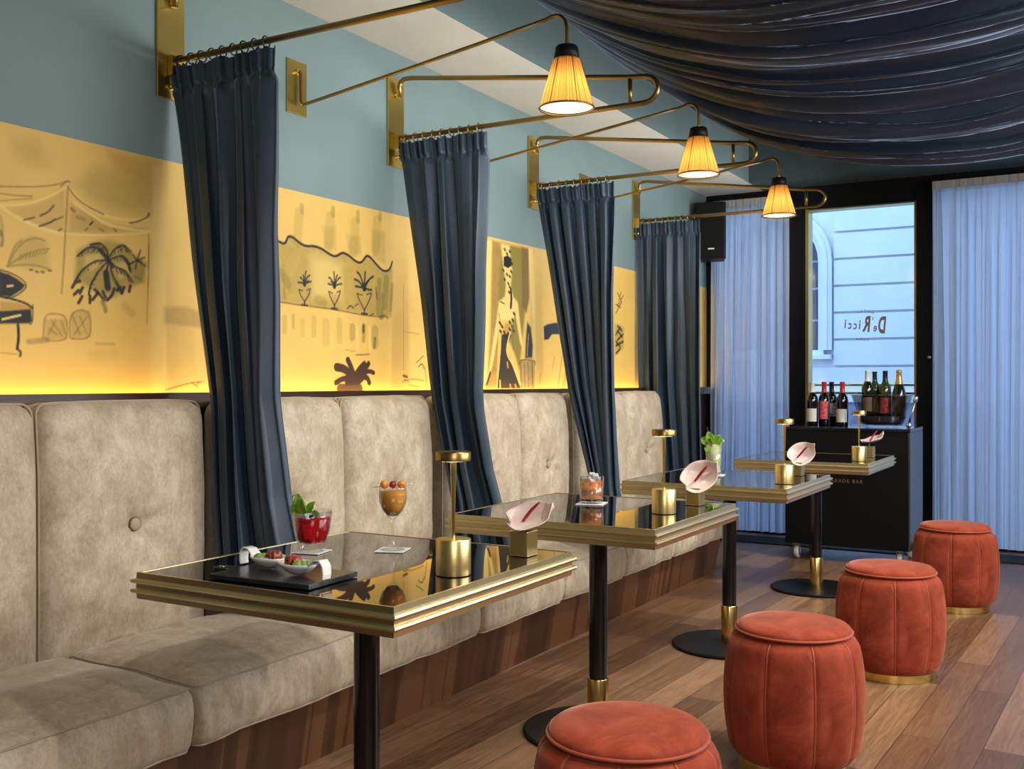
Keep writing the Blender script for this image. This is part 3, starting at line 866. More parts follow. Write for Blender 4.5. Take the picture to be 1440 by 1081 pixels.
 ('ink',0.52,0.0057,0.0021,[2.227,1.524,2.236,1.513,2.24,1.503]),
 ('ink',0.53,0.0061,0.0021,[2.234,1.52,2.234,1.509,2.238,1.504]),
 ('ink',0.78,0.0060,0.0021,[2.24,1.512,2.241,1.496,2.247,1.488]),
 ('ink',0.62,0.0035,0.0021,[2.244,1.507,2.245,1.495,2.249,1.489]),
 ('ink',0.51,0.0037,0.0021,[2.25,1.499,2.251,1.489,2.255,1.483]),
 ('ink',0.85,0.0062,0.0023,[2.168,1.545,2.181,1.505,2.203,1.475,2.22,1.454]),
 ('ink',0.82,0.0038,0.0020,[2.173,1.53,2.172,1.523,2.174,1.52]),
 ('ink',0.82,0.0035,0.0020,[2.175,1.524,2.174,1.516,2.177,1.511]),
 ('ink',0.66,0.0042,0.0020,[2.178,1.515,2.176,1.503,2.181,1.496]),
 ('ink',0.65,0.0035,0.0020,[2.18,1.509,2.178,1.493,2.183,1.485]),
 ('ink',0.53,0.0039,0.0020,[2.184,1.501,2.185,1.487,2.19,1.48]),
 ('ink',0.49,0.0043,0.0020,[2.189,1.495,2.19,1.48,2.195,1.472]),
 ('ink',0.74,0.0037,0.0020,[2.192,1.49,2.193,1.478,2.197,1.471]),
 ('ink',0.48,0.0051,0.0021,[2.197,1.483,2.198,1.466,2.204,1.457]),
 ('ink',0.70,0.0035,0.0021,[2.2,1.479,2.201,1.463,2.207,1.454]),
 ('ink',0.55,0.0053,0.0021,[2.205,1.473,2.206,1.457,2.212,1.448]),
 ('ink',0.84,0.0038,0.0021,[2.209,1.468,2.209,1.453,2.215,1.444]),
 ('ink',0.81,0.0047,0.0021,[2.211,1.465,2.212,1.453,2.216,1.447]),
 ('ink',0.52,0.0054,0.0021,[2.215,1.46,2.215,1.45,2.219,1.445]),
 ('ink',0.85,0.0062,0.0023,[2.165,1.549,2.214,1.572,2.242,1.557,2.253,1.521]),
 ('ink',0.68,0.0040,0.0020,[2.184,1.558,2.189,1.556,2.189,1.552]),
 ('ink',0.70,0.0042,0.0021,[2.191,1.561,2.199,1.559,2.199,1.552]),
 ('ink',0.59,0.0046,0.0021,[2.202,1.566,2.213,1.563,2.213,1.555]),
 ('ink',0.49,0.0050,0.0021,[2.209,1.57,2.218,1.568,2.218,1.561]),
 ('ink',0.79,0.0043,0.0021,[2.218,1.57,2.222,1.56,2.226,1.553]),
 ('ink',0.56,0.0064,0.0021,[2.224,1.567,2.228,1.557,2.232,1.55]),
 ('ink',0.84,0.0048,0.0021,[2.228,1.565,2.233,1.552,2.238,1.543]),
 ('ink',0.69,0.0041,0.0021,[2.234,1.561,2.239,1.548,2.245,1.539]),
 ('ink',0.81,0.0044,0.0021,[2.238,1.559,2.242,1.549,2.246,1.543]),
 ('ink',0.63,0.0045,0.0021,[2.243,1.553,2.24,1.534,2.247,1.525]),
 ('ink',0.83,0.0056,0.0021,[2.245,1.545,2.243,1.531,2.248,1.524]),
 ('ink',0.65,0.0061,0.0021,[2.247,1.54,2.246,1.529,2.249,1.524]),
 ('ink',0.58,0.0041,0.0021,[2.25,1.532,2.248,1.521,2.252,1.515]),
 ('ink',0.90,0.0061,0.0023,[2.165,1.544,2.157,1.503,2.16,1.463]),
 ('ink',0.86,0.0054,0.0020,[2.163,1.534,2.16,1.525,2.162,1.52]),
 ('ink',0.75,0.0075,0.0020,[2.162,1.526,2.157,1.513,2.16,1.507]),
 ('ink',0.76,0.0069,0.0020,[2.16,1.517,2.155,1.505,2.159,1.499]),
 ('ink',0.83,0.0067,0.0020,[2.159,1.509,2.152,1.493,2.157,1.485]),
 ('ink',0.51,0.0076,0.0020,[2.158,1.499,2.155,1.488,2.158,1.483]),
 ('ink',0.77,0.0062,0.0020,[2.158,1.491,2.153,1.473,2.159,1.465]),
 ('ink',0.86,0.0054,0.0020,[2.159,1.483,2.156,1.473,2.159,1.467]),
 ('ink',0.55,0.0057,0.0020,[2.159,1.475,2.157,1.466,2.16,1.462]),
 ('ink',0.95,0.0244,0.0045,[2.157,1.507,2.163,1.463]),
 ('ink',0.90,0.0153,0.0045,[2.134,1.577,2.165,1.553,2.179,1.532]),
 ('ink',0.95,0.0106,0.0022,[2.034,1.452,2.044,1.469,2.061,1.474]),
 ('ink',0.95,0.0107,0.0022,[2.041,1.431,2.056,1.445]),
 ('ink',0.95,0.0107,0.0022,[2.056,1.406,2.069,1.427]),
 ('ink',0.95,0.0108,0.0022,[2.097,1.409,2.097,1.431]),
 ('ink',0.95,0.0109,0.0022,[2.115,1.452,2.134,1.438,2.149,1.421]),
 ('ink',0.95,0.0110,0.0023,[2.16,1.422,2.179,1.437,2.187,1.46]),
 ('ink',0.95,0.0111,0.0023,[2.198,1.456,2.211,1.467]),
 ('ink',0.95,0.0112,0.0023,[2.217,1.449,2.225,1.468]),
 ('ink',0.95,0.0112,0.0023,[2.245,1.456,2.25,1.474]),
 ('ink',0.95,0.0108,0.0022,[2.126,1.442,2.107,1.42]),
 ('ink',0.95,0.0107,0.0022,[2.071,1.455,2.061,1.437]),
 ('ink',0.95,0.0110,0.0023,[2.144,1.448,2.155,1.431]),
 ('ink',0.80,0.0069,0.0023,[2.276,1.56,2.259,1.577]),
 ('ink',0.80,0.0069,0.0023,[2.276,1.56,2.29,1.594]),
 ('ink',0.80,0.0070,0.0023,[2.276,1.56,2.307,1.573]),
 ('ink',0.80,0.0070,0.0023,[2.276,1.56,2.31,1.545]),
 ('ink',0.80,0.0069,0.0023,[2.276,1.56,2.27,1.532]),
 ('ink',0.80,0.0069,0.0023,[2.276,1.56,2.242,1.543]),
 ('ink',0.80,0.0069,0.0023,[2.276,1.56,2.296,1.558]),
 ('brown',0.60,0.0063,0.0023,[2.264,1.508,2.293,1.497]),
 ('olive',0.80,0.0152,0.0045,[2.144,1.416,2.152,1.399,2.155,1.388]),
 ('olive',0.35,0.0281,0.0116,[2.228,1.408,2.256,1.387]),
 ('brown',0.60,0.0059,0.0022,[1.934,1.292,1.939,1.356,1.953,1.367,1.994,1.369,2.016,1.355,2.019,1.295,1.982,1.285,1.944,1.288]),
 ('brown',0.60,0.0060,0.0022,[2.026,1.299,2.026,1.378,2.097,1.389,2.102,1.302,2.061,1.294,2.031,1.295]),
 ('brown',0.45,0.0058,0.0021,[1.953,1.305,1.977,1.349]),
 ('brown',0.45,0.0058,0.0022,[1.963,1.348,1.997,1.303]),
 ('brown',0.45,0.0059,0.0022,[1.997,1.346,2.011,1.307]),
 ('brown',0.45,0.0059,0.0022,[2.036,1.363,2.061,1.31]),
 ('brown',0.45,0.0060,0.0022,[2.061,1.364,2.087,1.311]),
 ('brown',0.45,0.0059,0.0022,[2.087,1.366,2.041,1.309]),
 ('brown',0.45,0.0058,0.0022,[1.953,1.322,1.982,1.306]),
 ('brown',0.50,0.0173,0.0064,[1.888,1.281,1.948,1.288]),
 ('brown',0.35,0.0092,0.0068,[2.12,1.283,2.187,1.283]),
 ('olive',0.15,0.0368,0.0159,[2.107,1.245,2.187,1.251]),
 ('brown',0.80,0.0053,0.0020,[2.395,1.136,2.447,1.148,2.504,1.16,2.562,1.165]),
 ('brown',0.80,0.0047,0.0017,[2.51,1.16,2.542,1.14,2.523,1.155,2.549,1.162]),
 ('olive',0.55,0.0227,0.0084,[3.068,1.855,3.068,1.835]),
 ('olive',0.28,0.0527,0.0112,[3.052,1.822,3.043,1.715]),
 ('olive',0.55,0.0236,0.0087,[3.256,1.874,3.256,1.848]),
 ('olive',0.28,0.0548,0.0116,[3.238,1.834,3.23,1.723]),
 ('olive',0.55,0.0244,0.0090,[3.417,1.88,3.417,1.847]),
 ('olive',0.28,0.0566,0.0120,[3.398,1.832,3.389,1.717]),
 ('olive',0.55,0.0251,0.0093,[3.569,1.895,3.569,1.874]),
 ('olive',0.28,0.0583,0.0123,[3.549,1.859,3.539,1.74]),
 ('olive',0.55,0.0372,0.0110,[2.956,1.578,2.991,1.54]),
 ('olive',0.45,0.0389,0.0144,[3.16,1.492,3.199,1.483]),
 ('brown',0.40,0.0111,0.0055,[2.963,1.579,2.971,1.484]),
 ('ink',1.00,0.0107,0.0021,[2.917,1.708,2.94,1.7,2.967,1.695,2.979,1.704,2.987,1.725,3.011,1.73,3.052,1.71,3.089,1.7,3.135,1.706,3.182,1.703,3.23,1.685,3.27,1.677,3.301,1.693,3.319,1.7,3.356,1.693,3.403,1.671,3.436,1.668,3.46,1.689,3.475,1.705,3.499,1.702,3.549,1.67,3.589,1.649,3.625,1.652,3.646,1.67,3.656,1.696]),
 ('brown',0.90,0.0062,0.0020,[2.913,1.472,3.011,1.467,3.097,1.465,3.203,1.463,3.315,1.458,3.451,1.448,3.599,1.447]),
 ('ink',0.95,0.0076,0.0022,[3.084,1.551,3.064,1.554,3.047,1.553]),
 ('ink',0.95,0.0076,0.0022,[3.084,1.551,3.071,1.57,3.06,1.574]),
 ('ink',0.95,0.0076,0.0023,[3.084,1.551,3.089,1.592,3.093,1.602]),
 ('ink',0.95,0.0076,0.0023,[3.084,1.551,3.1,1.579,3.114,1.587]),
 ('ink',0.95,0.0076,0.0023,[3.084,1.551,3.105,1.559,3.122,1.563]),
 ('ink',0.95,0.0076,0.0022,[3.084,1.551,3.08,1.578,3.076,1.584]),
 ('ink',0.95,0.0076,0.0023,[3.084,1.551,3.098,1.561,3.109,1.564]),
 ('ink',1.00,0.0190,0.0034,[3.084,1.559,3.084,1.548]),
 ('ink',0.90,0.0064,0.0020,[3.052,1.526,3.06,1.504,3.084,1.481]),
 ('ink',0.90,0.0065,0.0020,[3.118,1.531,3.109,1.508,3.084,1.481]),
 ('ink',0.80,0.0061,0.0020,[3.052,1.526,3.072,1.522]),
 ('ink',0.80,0.0061,0.0020,[3.097,1.527,3.118,1.534]),
 ('ink',0.95,0.0084,0.0020,[3.084,1.481,3.084,1.469]),
 ('ink',0.95,0.0084,0.0020,[3.068,1.467,3.101,1.466]),
 ('ink',0.95,0.0079,0.0023,[3.265,1.557,3.243,1.562,3.225,1.563]),
 ('ink',0.95,0.0079,0.0023,[3.265,1.557,3.246,1.584,3.23,1.589]),
 ('ink',0.95,0.0079,0.0023,[3.265,1.557,3.263,1.604,3.261,1.615]),
 ('ink',0.95,0.0079,0.0023,[3.265,1.557,3.285,1.587,3.301,1.595]),
 ('ink',0.95,0.0079,0.0023,[3.265,1.557,3.29,1.566,3.31,1.57]),
 ('ink',0.95,0.0079,0.0023,[3.265,1.557,3.275,1.593,3.283,1.603]),
 ('ink',0.95,0.0079,0.0023,[3.265,1.557,3.253,1.57,3.243,1.573]),
 ('ink',1.00,0.0197,0.0035,[3.265,1.566,3.265,1.554]),
 ('ink',0.90,0.0067,0.0020,[3.23,1.531,3.238,1.509,3.265,1.478]),
 ('ink',0.90,0.0067,0.0021,[3.301,1.537,3.292,1.512,3.265,1.478]),
 ('ink',0.80,0.0063,0.0020,[3.23,1.531,3.252,1.527]),
 ('ink',0.80,0.0064,0.0021,[3.279,1.532,3.301,1.54]),
 ('ink',0.95,0.0087,0.0020,[3.265,1.478,3.265,1.467]),
 ('ink',0.95,0.0087,0.0021,[3.247,1.464,3.283,1.463]),
 ('ink',0.95,0.0102,0.0024,[3.46,1.564,3.424,1.591,3.395,1.596]),
 ('ink',0.95,0.0102,0.0024,[3.46,1.564,3.434,1.616,3.412,1.628]),
 ('ink',0.95,0.0103,0.0024,[3.46,1.564,3.464,1.619,3.466,1.633]),
 ('ink',0.95,0.0103,0.0024,[3.46,1.564,3.494,1.606,3.521,1.619]),
 ('ink',0.95,0.0103,0.0024,[3.46,1.564,3.487,1.56,3.509,1.56]),
 ('ink',0.95,0.0102,0.0024,[3.46,1.564,3.427,1.567,3.401,1.567]),
 ('ink',0.95,0.0103,0.0024,[3.46,1.564,3.474,1.589,3.485,1.596]),
 ('ink',1.00,0.0256,0.0036,[3.46,1.573,3.46,1.561]),
 ('ink',0.90,0.0069,0.0021,[3.412,1.536,3.424,1.513,3.46,1.47]),
 ('ink',0.90,0.0070,0.0021,[3.509,1.543,3.497,1.518,3.46,1.47]),
 ('ink',0.80,0.0065,0.0021,[3.412,1.536,3.446,1.533]),
 ('ink',0.80,0.0066,0.0021,[3.475,1.538,3.509,1.546]),
 ('ink',0.95,0.0090,0.0021,[3.46,1.47,3.46,1.458]),
 ('ink',0.95,0.0091,0.0021,[3.441,1.455,3.48,1.454]),
 ('olive',0.70,0.0292,0.0077,[3.564,1.603,3.554,1.463]),
 ('olive',0.70,0.0380,0.0078,[3.615,1.617,3.604,1.497]),
 ('olive',0.70,0.0170,0.0079,[3.656,1.595,3.646,1.481]),
 ('olive',0.70,0.0252,0.0078,[3.589,1.543,3.579,1.446]),
 ('ink',0.70,0.0080,0.0030,[3.347,1.469,3.365,1.485,3.389,1.474]),
 ('ink',0.70,0.0081,0.0030,[3.398,1.484,3.417,1.494]),
 ('ink',0.70,0.0084,0.0031,[3.564,1.445,3.599,1.457,3.625,1.445]),
 ('ink',0.70,0.0083,0.0031,[3.499,1.448,3.524,1.458]),
 ('ink',0.70,0.0083,0.0031,[3.539,1.573,3.549,1.525]),
 ('olive',0.30,0.0259,0.0069,[2.971,1.412,2.971,1.358]),
 ('olive',0.45,0.0150,0.0069,[3.019,1.423,3.019,1.376]),
 ('olive',0.25,0.0265,0.0070,[3.072,1.401,3.072,1.351]),
 ('olive',0.28,0.0307,0.0071,[3.139,1.416,3.139,1.353]),
 ('olive',0.25,0.0468,0.0072,[3.212,1.4,3.212,1.328]),
 ('olive',0.28,0.0357,0.0073,[3.297,1.413,3.297,1.336]),
 ('olive',0.50,0.0363,0.0075,[3.379,1.393,3.379,1.351]),
 ('olive',0.60,0.0246,0.0076,[3.455,1.4,3.455,1.342]),
 ('olive',0.45,0.0458,0.0077,[3.534,1.388,3.534,1.326]),
 ('ink',0.70,0.0164,0.0061,[3.455,1.403,3.455,1.379]),
 ('ink',0.55,0.0166,0.0062,[3.534,1.351,3.529,1.314]),
 ('brown',0.75,0.0066,0.0024,[3.403,1.277,3.494,1.282]),
 ('brown',0.40,0.0057,0.0024,[3.333,1.296,3.398,1.292]),
 ('pale',0.70,0.0122,0.0045,[3.412,1.401,3.417,1.305]),
 ('pale',0.70,0.0124,0.0046,[3.494,1.399,3.499,1.301]),
 ('pale',0.60,0.0118,0.0044,[3.247,1.358,3.256,1.306]),
 ('umber',1.00,0.0359,0.0024,[3.375,1.19,3.328,1.219,3.279,1.224]),
 ('umber',1.00,0.0282,0.0024,[3.389,1.193,3.37,1.229,3.351,1.255]),
 ('umber',1.00,0.0245,0.0024,[3.403,1.196,3.431,1.223,3.46,1.242]),
 ('umber',1.00,0.0246,0.0024,[3.427,1.193,3.465,1.218,3.489,1.242]),
 ('umber',1.00,0.0206,0.0024,[3.441,1.193,3.489,1.212,3.524,1.203]),
 ('umber',1.00,0.0247,0.0024,[3.441,1.184,3.48,1.184,3.494,1.16]),
 ('umber',1.00,0.0239,0.0024,[3.356,1.181,3.31,1.175,3.274,1.16]),
 ('umber',0.90,0.0407,0.0030,[3.301,1.136,3.427,1.136]),
 ('brown',0.40,0.0061,0.0026,[3.741,1.602,3.741,1.218]),
 ('brown',0.35,0.0062,0.0026,[3.741,1.391,3.867,1.383]),
 ('ink',0.70,0.0058,0.0020,[3.839,1.251,3.896,1.285]),
 ('ink',0.70,0.0071,0.0023,[3.856,1.232,3.884,1.252,3.902,1.226]),
 ('ink',0.80,0.0131,0.0032,[3.741,1.192,3.768,1.186]),
 ('brown',0.70,0.0061,0.0023,[3.735,1.166,3.812,1.179,3.896,1.17]),
 ('brown',0.70,0.0062,0.0023,[3.784,1.15,3.867,1.14]),
 ('brown',0.70,0.0063,0.0023,[3.907,1.233,3.924,1.153]),
 ('brown',0.70,0.0061,0.0023,[3.746,1.176,3.784,1.163]),
 ('ink',0.95,0.0142,0.0030,[4.633,1.863,4.641,1.858]),
 ('ink',0.95,0.0142,0.0030,[4.655,1.843,4.664,1.838]),
 ('ink',0.95,0.0143,0.0030,[4.684,1.858,4.693,1.853]),
 ('ink',0.95,0.0141,0.0030,[4.618,1.753,4.627,1.748]),
 ('ink',0.95,0.0143,0.0030,[4.699,1.754,4.708,1.748]),
 ('ink',0.95,0.0142,0.0030,[4.655,1.734,4.664,1.729]),
 ('ink',0.95,0.0143,0.0030,[4.684,1.726,4.693,1.721]),
 ('ink',0.95,0.0142,0.0030,[4.633,1.706,4.641,1.701]),
 ('ink',0.95,0.0142,0.0030,[4.669,1.687,4.678,1.682]),
 ('ink',0.95,0.0143,0.0030,[4.684,1.669,4.693,1.664]),
 ('ink',0.95,0.0142,0.0030,[4.647,1.79,4.656,1.785]),
 ('ink',0.95,0.0143,0.0030,[4.707,1.796,4.716,1.791]),
 ('ink',0.95,0.0143,0.0030,[4.677,1.642,4.686,1.637]),
 ('ink',1.00,0.0204,0.0030,[4.699,1.655,4.707,1.607,4.699,1.561]),
 ('ink',0.90,0.0071,0.0026,[4.589,1.584,4.633,1.575]),
 ('ink',0.80,0.0060,0.0022,[4.575,1.523,4.589,1.487]),
 ('ink',0.95,0.0161,0.0030,[4.582,1.475,4.592,1.468]),
 ('ink',0.95,0.0161,0.0030,[4.603,1.458,4.614,1.451]),
 ('ink',0.95,0.0161,0.0030,[4.589,1.431,4.599,1.424]),
 ('ink',0.95,0.0162,0.0030,[4.625,1.429,4.636,1.422]),
 ('ink',0.95,0.0163,0.0030,[4.684,1.484,4.695,1.477]),
 ('ink',0.95,0.0164,0.0030,[4.714,1.497,4.725,1.49]),
 ('ink',0.95,0.0164,0.0030,[4.707,1.463,4.717,1.456]),
 ('ink',0.95,0.0164,0.0030,[4.722,1.441,4.732,1.434]),
 ('ink',0.95,0.0163,0.0030,[4.669,1.423,4.68,1.416]),
 ('ink',0.95,0.0162,0.0030,[4.64,1.407,4.65,1.4]),
 ('ink',0.95,0.0163,0.0030,[4.684,1.447,4.695,1.44]),
 ('ink',0.95,0.0164,0.0030,[4.729,1.532,4.74,1.525]),
 ('pale',0.90,0.0122,0.0034,[4.692,1.424,4.655,1.348,4.662,1.303,4.722,1.259,4.806,1.152]),
 ('ochre',1.00,0.0152,0.0038,[4.662,1.265,4.669,1.243]),
 ('pale',0.90,0.0100,0.0037,[4.589,1.13,4.589,1.171]),
 ('ochre',0.90,0.0127,0.0038,[4.699,1.13,4.692,1.149]),
 ('ochre',0.90,0.0129,0.0038,[4.76,1.129,4.745,1.149]),
 ('ink',0.85,0.0172,0.0036,[4.489,1.211,4.475,1.182,4.455,1.153]),
 ('ink',0.60,0.0098,0.0036,[4.441,1.153,4.455,1.131]),
 ('pale',0.50,0.0073,0.0031,[4.892,1.425,4.876,1.308]),
 ('ink',0.60,0.0096,0.0032,[4.79,1.26,4.806,1.287,4.965,1.282,4.965,1.262]),
 ('grey',0.75,0.0125,0.0038,[4.806,1.268,4.814,1.137]),
 ('grey',0.75,0.0125,0.0039,[4.845,1.268,4.853,1.137]),
 ('grey',0.75,0.0126,0.0039,[4.884,1.269,4.892,1.137]),
 ('grey',0.75,0.0127,0.0039,[4.932,1.27,4.94,1.136]),
 ('grey',0.60,0.0154,0.0057,[4.714,1.456,4.729,1.342]),
 ('brown',0.70,0.0089,0.0041,[5.235,1.131,5.271,1.234,5.289,1.317]),
 ('brown',0.50,0.0088,0.0041,[5.166,1.233,5.2,1.315]),
 ('brown',0.60,0.0075,0.0032,[5.014,1.152,5.03,1.212]),
 ('brown',0.45,0.0338,0.0125,[5.307,1.131,5.352,1.256]),
 ('brown',0.90,0.0125,0.0046,[6.066,1.74,6.11,1.706]),
 ('brown',0.90,0.0125,0.0046,[6.121,1.749,6.088,1.695]),
 ('brown',0.90,0.0124,0.0046,[6.155,1.728,6.066,1.657]),
 ('brown',0.90,0.0124,0.0046,[6.133,1.689,6.044,1.61]),
 ('brown',0.90,0.0125,0.0046,[6.044,1.665,6.11,1.651]),
 ('ink',0.85,0.0163,0.0046,[6.066,1.528,6.133,1.499]),
 ('ink',0.85,0.0161,0.0046,[6.11,1.521,6.044,1.472]),
 ('ink',0.85,0.0161,0.0046,[6.155,1.477,6.066,1.436]),
 ('ink',0.85,0.0161,0.0046,[6.155,1.43,6.044,1.399]),
 ('ink',0.85,0.0161,0.0046,[6.11,1.382,6.044,1.348]),
 ('ink',0.85,0.0163,0.0046,[6.066,1.496,6.144,1.457]),
 ('ink',0.85,0.0162,0.0046,[6.044,1.426,6.11,1.391]),
 ('brown',0.60,0.0105,0.0045,[7.691,1.857,7.675,1.817]),
 ('brown',0.50,0.0106,0.0045,[7.707,1.819,7.707,1.707]),
]


def make_mural():
    ys = np.concatenate([np.arange(1.0, 4.0, .0032), np.arange(4.0, 5.6, .0045), np.arange(5.6, 7.762, .008)])
    zs = np.arange(1.09, 1.9101, .0034)
    Y, Z = np.meshgrid(ys, zs)
    pal = {'ink': (.010, .010, .014), 'brown': (.20, .115, .022), 'ochre': (.52, .30, .055), 'pale': (.86, .64, .20),
           'olive': (.26, .20, .030), 'navy': (.016, .020, .035), 'umber': (.050, .020, .012), 'grey': (.16, .13, .09)}
    rng = np.random.RandomState(3)

    def vnoise(sx, sy):
        g = rng.rand(int(9 * sy) + 3, int(9 * sx) + 3)
        u = (Y - 1.0) * sx; w = (Z - 1.08) * sy
        i = np.clip(u.astype(int), 0, g.shape[1] - 2); j = np.clip(w.astype(int), 0, g.shape[0] - 2)
        fu = u - i; fw = w - j; fu = fu * fu * (3 - 2 * fu); fw = fw * fw * (3 - 2 * fw)
        return (g[j, i] * (1 - fu) + g[j, i + 1] * fu) * (1 - fw) + (g[j + 1, i] * (1 - fu) + g[j + 1, i + 1] * fu) * fw
    n = .5 * vnoise(4, 5) + .3 * vnoise(11, 12) + .2 * vnoise(30, 25)
    base = np.array((.83, .555, .145)); alt = np.array((.72, .455, .10))
    col = base[None, None] * (1 - n[..., None]) + alt[None, None] * n[..., None]
    grain = .82 + .36 * (.6 * vnoise(60, 60) + .4 * vnoise(25, 25))

    def seg(py, pz, ay, az, by, bz):
        dy, dz = by - ay, bz - az
        L = dy * dy + dz * dz + 1e-12
        t = np.clip(((py - ay) * dy + (pz - az) * dz) / L, 0, 1)
        return np.hypot(py - ay - t * dy, pz - az - t * dz)

    def window(q, pad):
        yy = q[0::2]; zz = q[1::2]
        i0, i1 = np.searchsorted(ys, [min(yy) - pad, max(yy) + pad]); j0, j1 = np.searchsorted(zs, [min(zz) - pad, max(zz) + pad])
        return slice(max(0, j0), max(0, j1)), slice(max(0, i0), max(0, i1))

    def blend(sl, a, c):
        a = np.clip(a * (grain[sl] if np.max(a) < .9 else 1.0), 0, 1)[..., None]
        col[sl] = col[sl] * (1 - a) + np.array(pal[c]) * a
    for c, a, soft, q in MURAL_FILLS:
        sl = window(q, soft * 2)
        py, pz = Y[sl], Z[sl]
        if py.size == 0: continue
        pts = list(zip(q[0::2], q[1::2])); ins = np.zeros(py.shape, bool); d = np.full(py.shape, 9.)
        for (ay, az), (by, bz) in zip(pts, pts[1:] + pts[:1]):
            if az != bz:
                cr = ((az > pz) != (bz > pz)) & (py < (by - ay) * (pz - az) / (bz - az) + ay)
                ins ^= cr
            d = np.minimum(d, seg(py, pz, ay, az, by, bz))
        sd = np.where(ins, d, -d)
        blend(sl, a * np.clip(sd / max(soft, .003) * .5 + .5, 0, 1), c)
    for c, a, w, soft, q in MURAL_STROKES:
        s = max(soft, .0026)
        P = [Vector((y, z, 0)) for y, z in zip(q[0::2], q[1::2])]
        if len(P) > 2: P = smooth_path(P, 2)
        sl = window(q, w + s * 2)
        py, pz = Y[sl], Z[sl]
        if py.size == 0: continue
        d = np.full(py.shape, 9.)
        for A, B in zip(P, P[1:]): d = np.minimum(d, seg(py, pz, A.x, A.y, B.x, B.y))
        blend(sl, a * np.clip((w * .5 - d) / s + .5, 0, 1), c)
    nj, ni = Y.shape
    co = np.stack([np.full(Y.shape, WX + .0015), Y, Z], -1).reshape(-1, 3)
    idx = np.arange(nj * ni).reshape(nj, ni)
    f = np.stack([idx[:-1, :-1], idx[:-1, 1:], idx[1:, 1:], idx[1:, :-1]], -1).reshape(-1, 4)
    me = bpy.data.meshes.new('wall_mural')
    me.vertices.add(len(co)); me.vertices.foreach_set('co', co.ravel().astype(np.float32))
    me.loops.add(f.size); me.loops.foreach_set('vertex_index', f.ravel().astype(np.int32))
    me.polygons.add(len(f)); me.polygons.foreach_set('loop_start', np.arange(0, f.size, 4, dtype=np.int32))
    me.update()
    at = me.color_attributes.new('pigment', 'FLOAT_COLOR', 'POINT')
    at.data.foreach_set('color', np.concatenate([col, np.ones((nj, ni, 1))], -1).reshape(-1).astype(np.float32))
    m = mat('mural_paint', (.7, .45, .1), .62); k = N(m)
    a = k.n('ShaderNodeAttribute', attribute_name='pigment')
    k.l(a.outputs['Color'], k.b.inputs['Base Color'])
    k.bump(k.noise(k.coords('Object'), 70, 4), .06, .002)
    me.materials.append(m)
    o = bpy.data.objects.new('wall_mural', me)
    C.objects.link(o)
    return tag(o, 'golden yellow mural with ink drawn piano, palms, plants and a woman in black', 'mural')


make_mural()


# ------------------------------------------------------------------ banquette
bench = thing('banquette_base', 'long walnut veneered plinth under the banquette seats', 'bench', (-2.1, 2.4, 0))
MB().prism([(-2.66, 0), (-2.105, 0), (-2.065, .232), (-2.66, .232)], -1.4, 6.10, 'y').build('plinth', M['walnut'], bench, loc=(2.1, -2.4, 0))
MB().box(-2.66, -2.13, -1.38, 6.09, .2325, .2348).build('seat_board', M['dark_wood'], bench, loc=(2.1, -2.4, 0))


def rect_loop(hx, hy, r, n=6, cx=0, cy=0):
    """closed rounded rectangle in 2d"""
    P = []
    for sx, sy, a0 in ((1, 1, 0), (-1, 1, PI / 2), (-1, -1, PI), (1, -1, 1.5 * PI)):
        for k in range(n + 1):
            a = a0 + PI / 2 * k / n
            P.append((cx + sx * (hx - r) + r * math.cos(a), cy + sy * (hy - r) + r * math.sin(a)))
    Q = []
    for i, p in enumerate(P):       # extra samples on the straight runs
        q = P[(i + 1) % len(P)]
        Q.append(p)
        if i % (n + 1) == n:
            for t in range(1, 10): Q.append((p[0] + (q[0] - p[0]) * t / 10, p[1] + (q[1] - p[1]) * t / 10))
    return Q


def seat_cushion(y0, y1, label, seed, group='seat cushions of the banquette', last=False):
    hy = (y1 - y0) / 2; hx = .257; hz = .0825; r = .028
    t = thing('seat_cushion', label, 'cushion', (-2.237, (y0 + y1) / 2, .235), 0, group)
    def fn(p):
        u, w = p.x / hx, p.y / hy
        top = max(0, p.z / hz)
        q = Vector(p)
        crown = (1 - u * u) * (1 - w ** 4)
        q.z += top * (.030 * max(0, crown) + .012 * (1 - u) * .5)
        # small slumps and pulls
        nz = noise.noise(Vector((p.x * 5 + seed * 7, p.y * 5, seed)))
        q.z += top * nz * .010
        pull = noise.noise(Vector((p.x * 6 - p.y * 3 + seed, p.y * 16 + p.x * 9, seed * 3)))
        q.z += top * max(0, pull) ** 2 * .026 * (1 - abs(w)) * 1.2
        if u > .8:   # gathered front
            side = (1 - abs(p.z / hz) ** 2)
            k = (u - .8) / .2
            q.x += k * side * (.018 + .011 * noise.noise(Vector((p.y * 26 + seed * 3, p.z * 5, seed))) + .007 * noise.noise(Vector((p.y * 62 + p.z * 8, p.z * 7, seed))))
            q.z += k * max(0, -p.z / hz) * .010 * noise.noise(Vector((p.y * 9, seed * 2, 0)))
        if last and w > .5:
            q.x -= .10 * ((w - .5) / .5) ** 2 * (1 if u > 0 else 0) * u
        q.y += (.004 if w > 0 else -.004) * (1 - abs(u)) * abs(w) ** 4
        q.z += hz
        return q
    MB().rbox(hx, hy, hz, r, (26, 84, 12), fn).build('cushion_body', M['velvet'], t)
    k = r * .29
    top = [fn(Vector((x, y, hz - k))) for x, y in rect_loop(hx - k, hy - k, .02)]
    top = [p + Vector((0, 0, .0005)) for p in top]
    MB().tube(top, .0036, 7, True).build('piping', M['velvet_dark'], t)
    bot = [fn(Vector((x, y, -hz + k))) for x, y in rect_loop(hx - k, hy - k, .02)]
    MB().tube(bot, .0036, 7, True).build('piping', M['velvet_dark'], t)
    return t


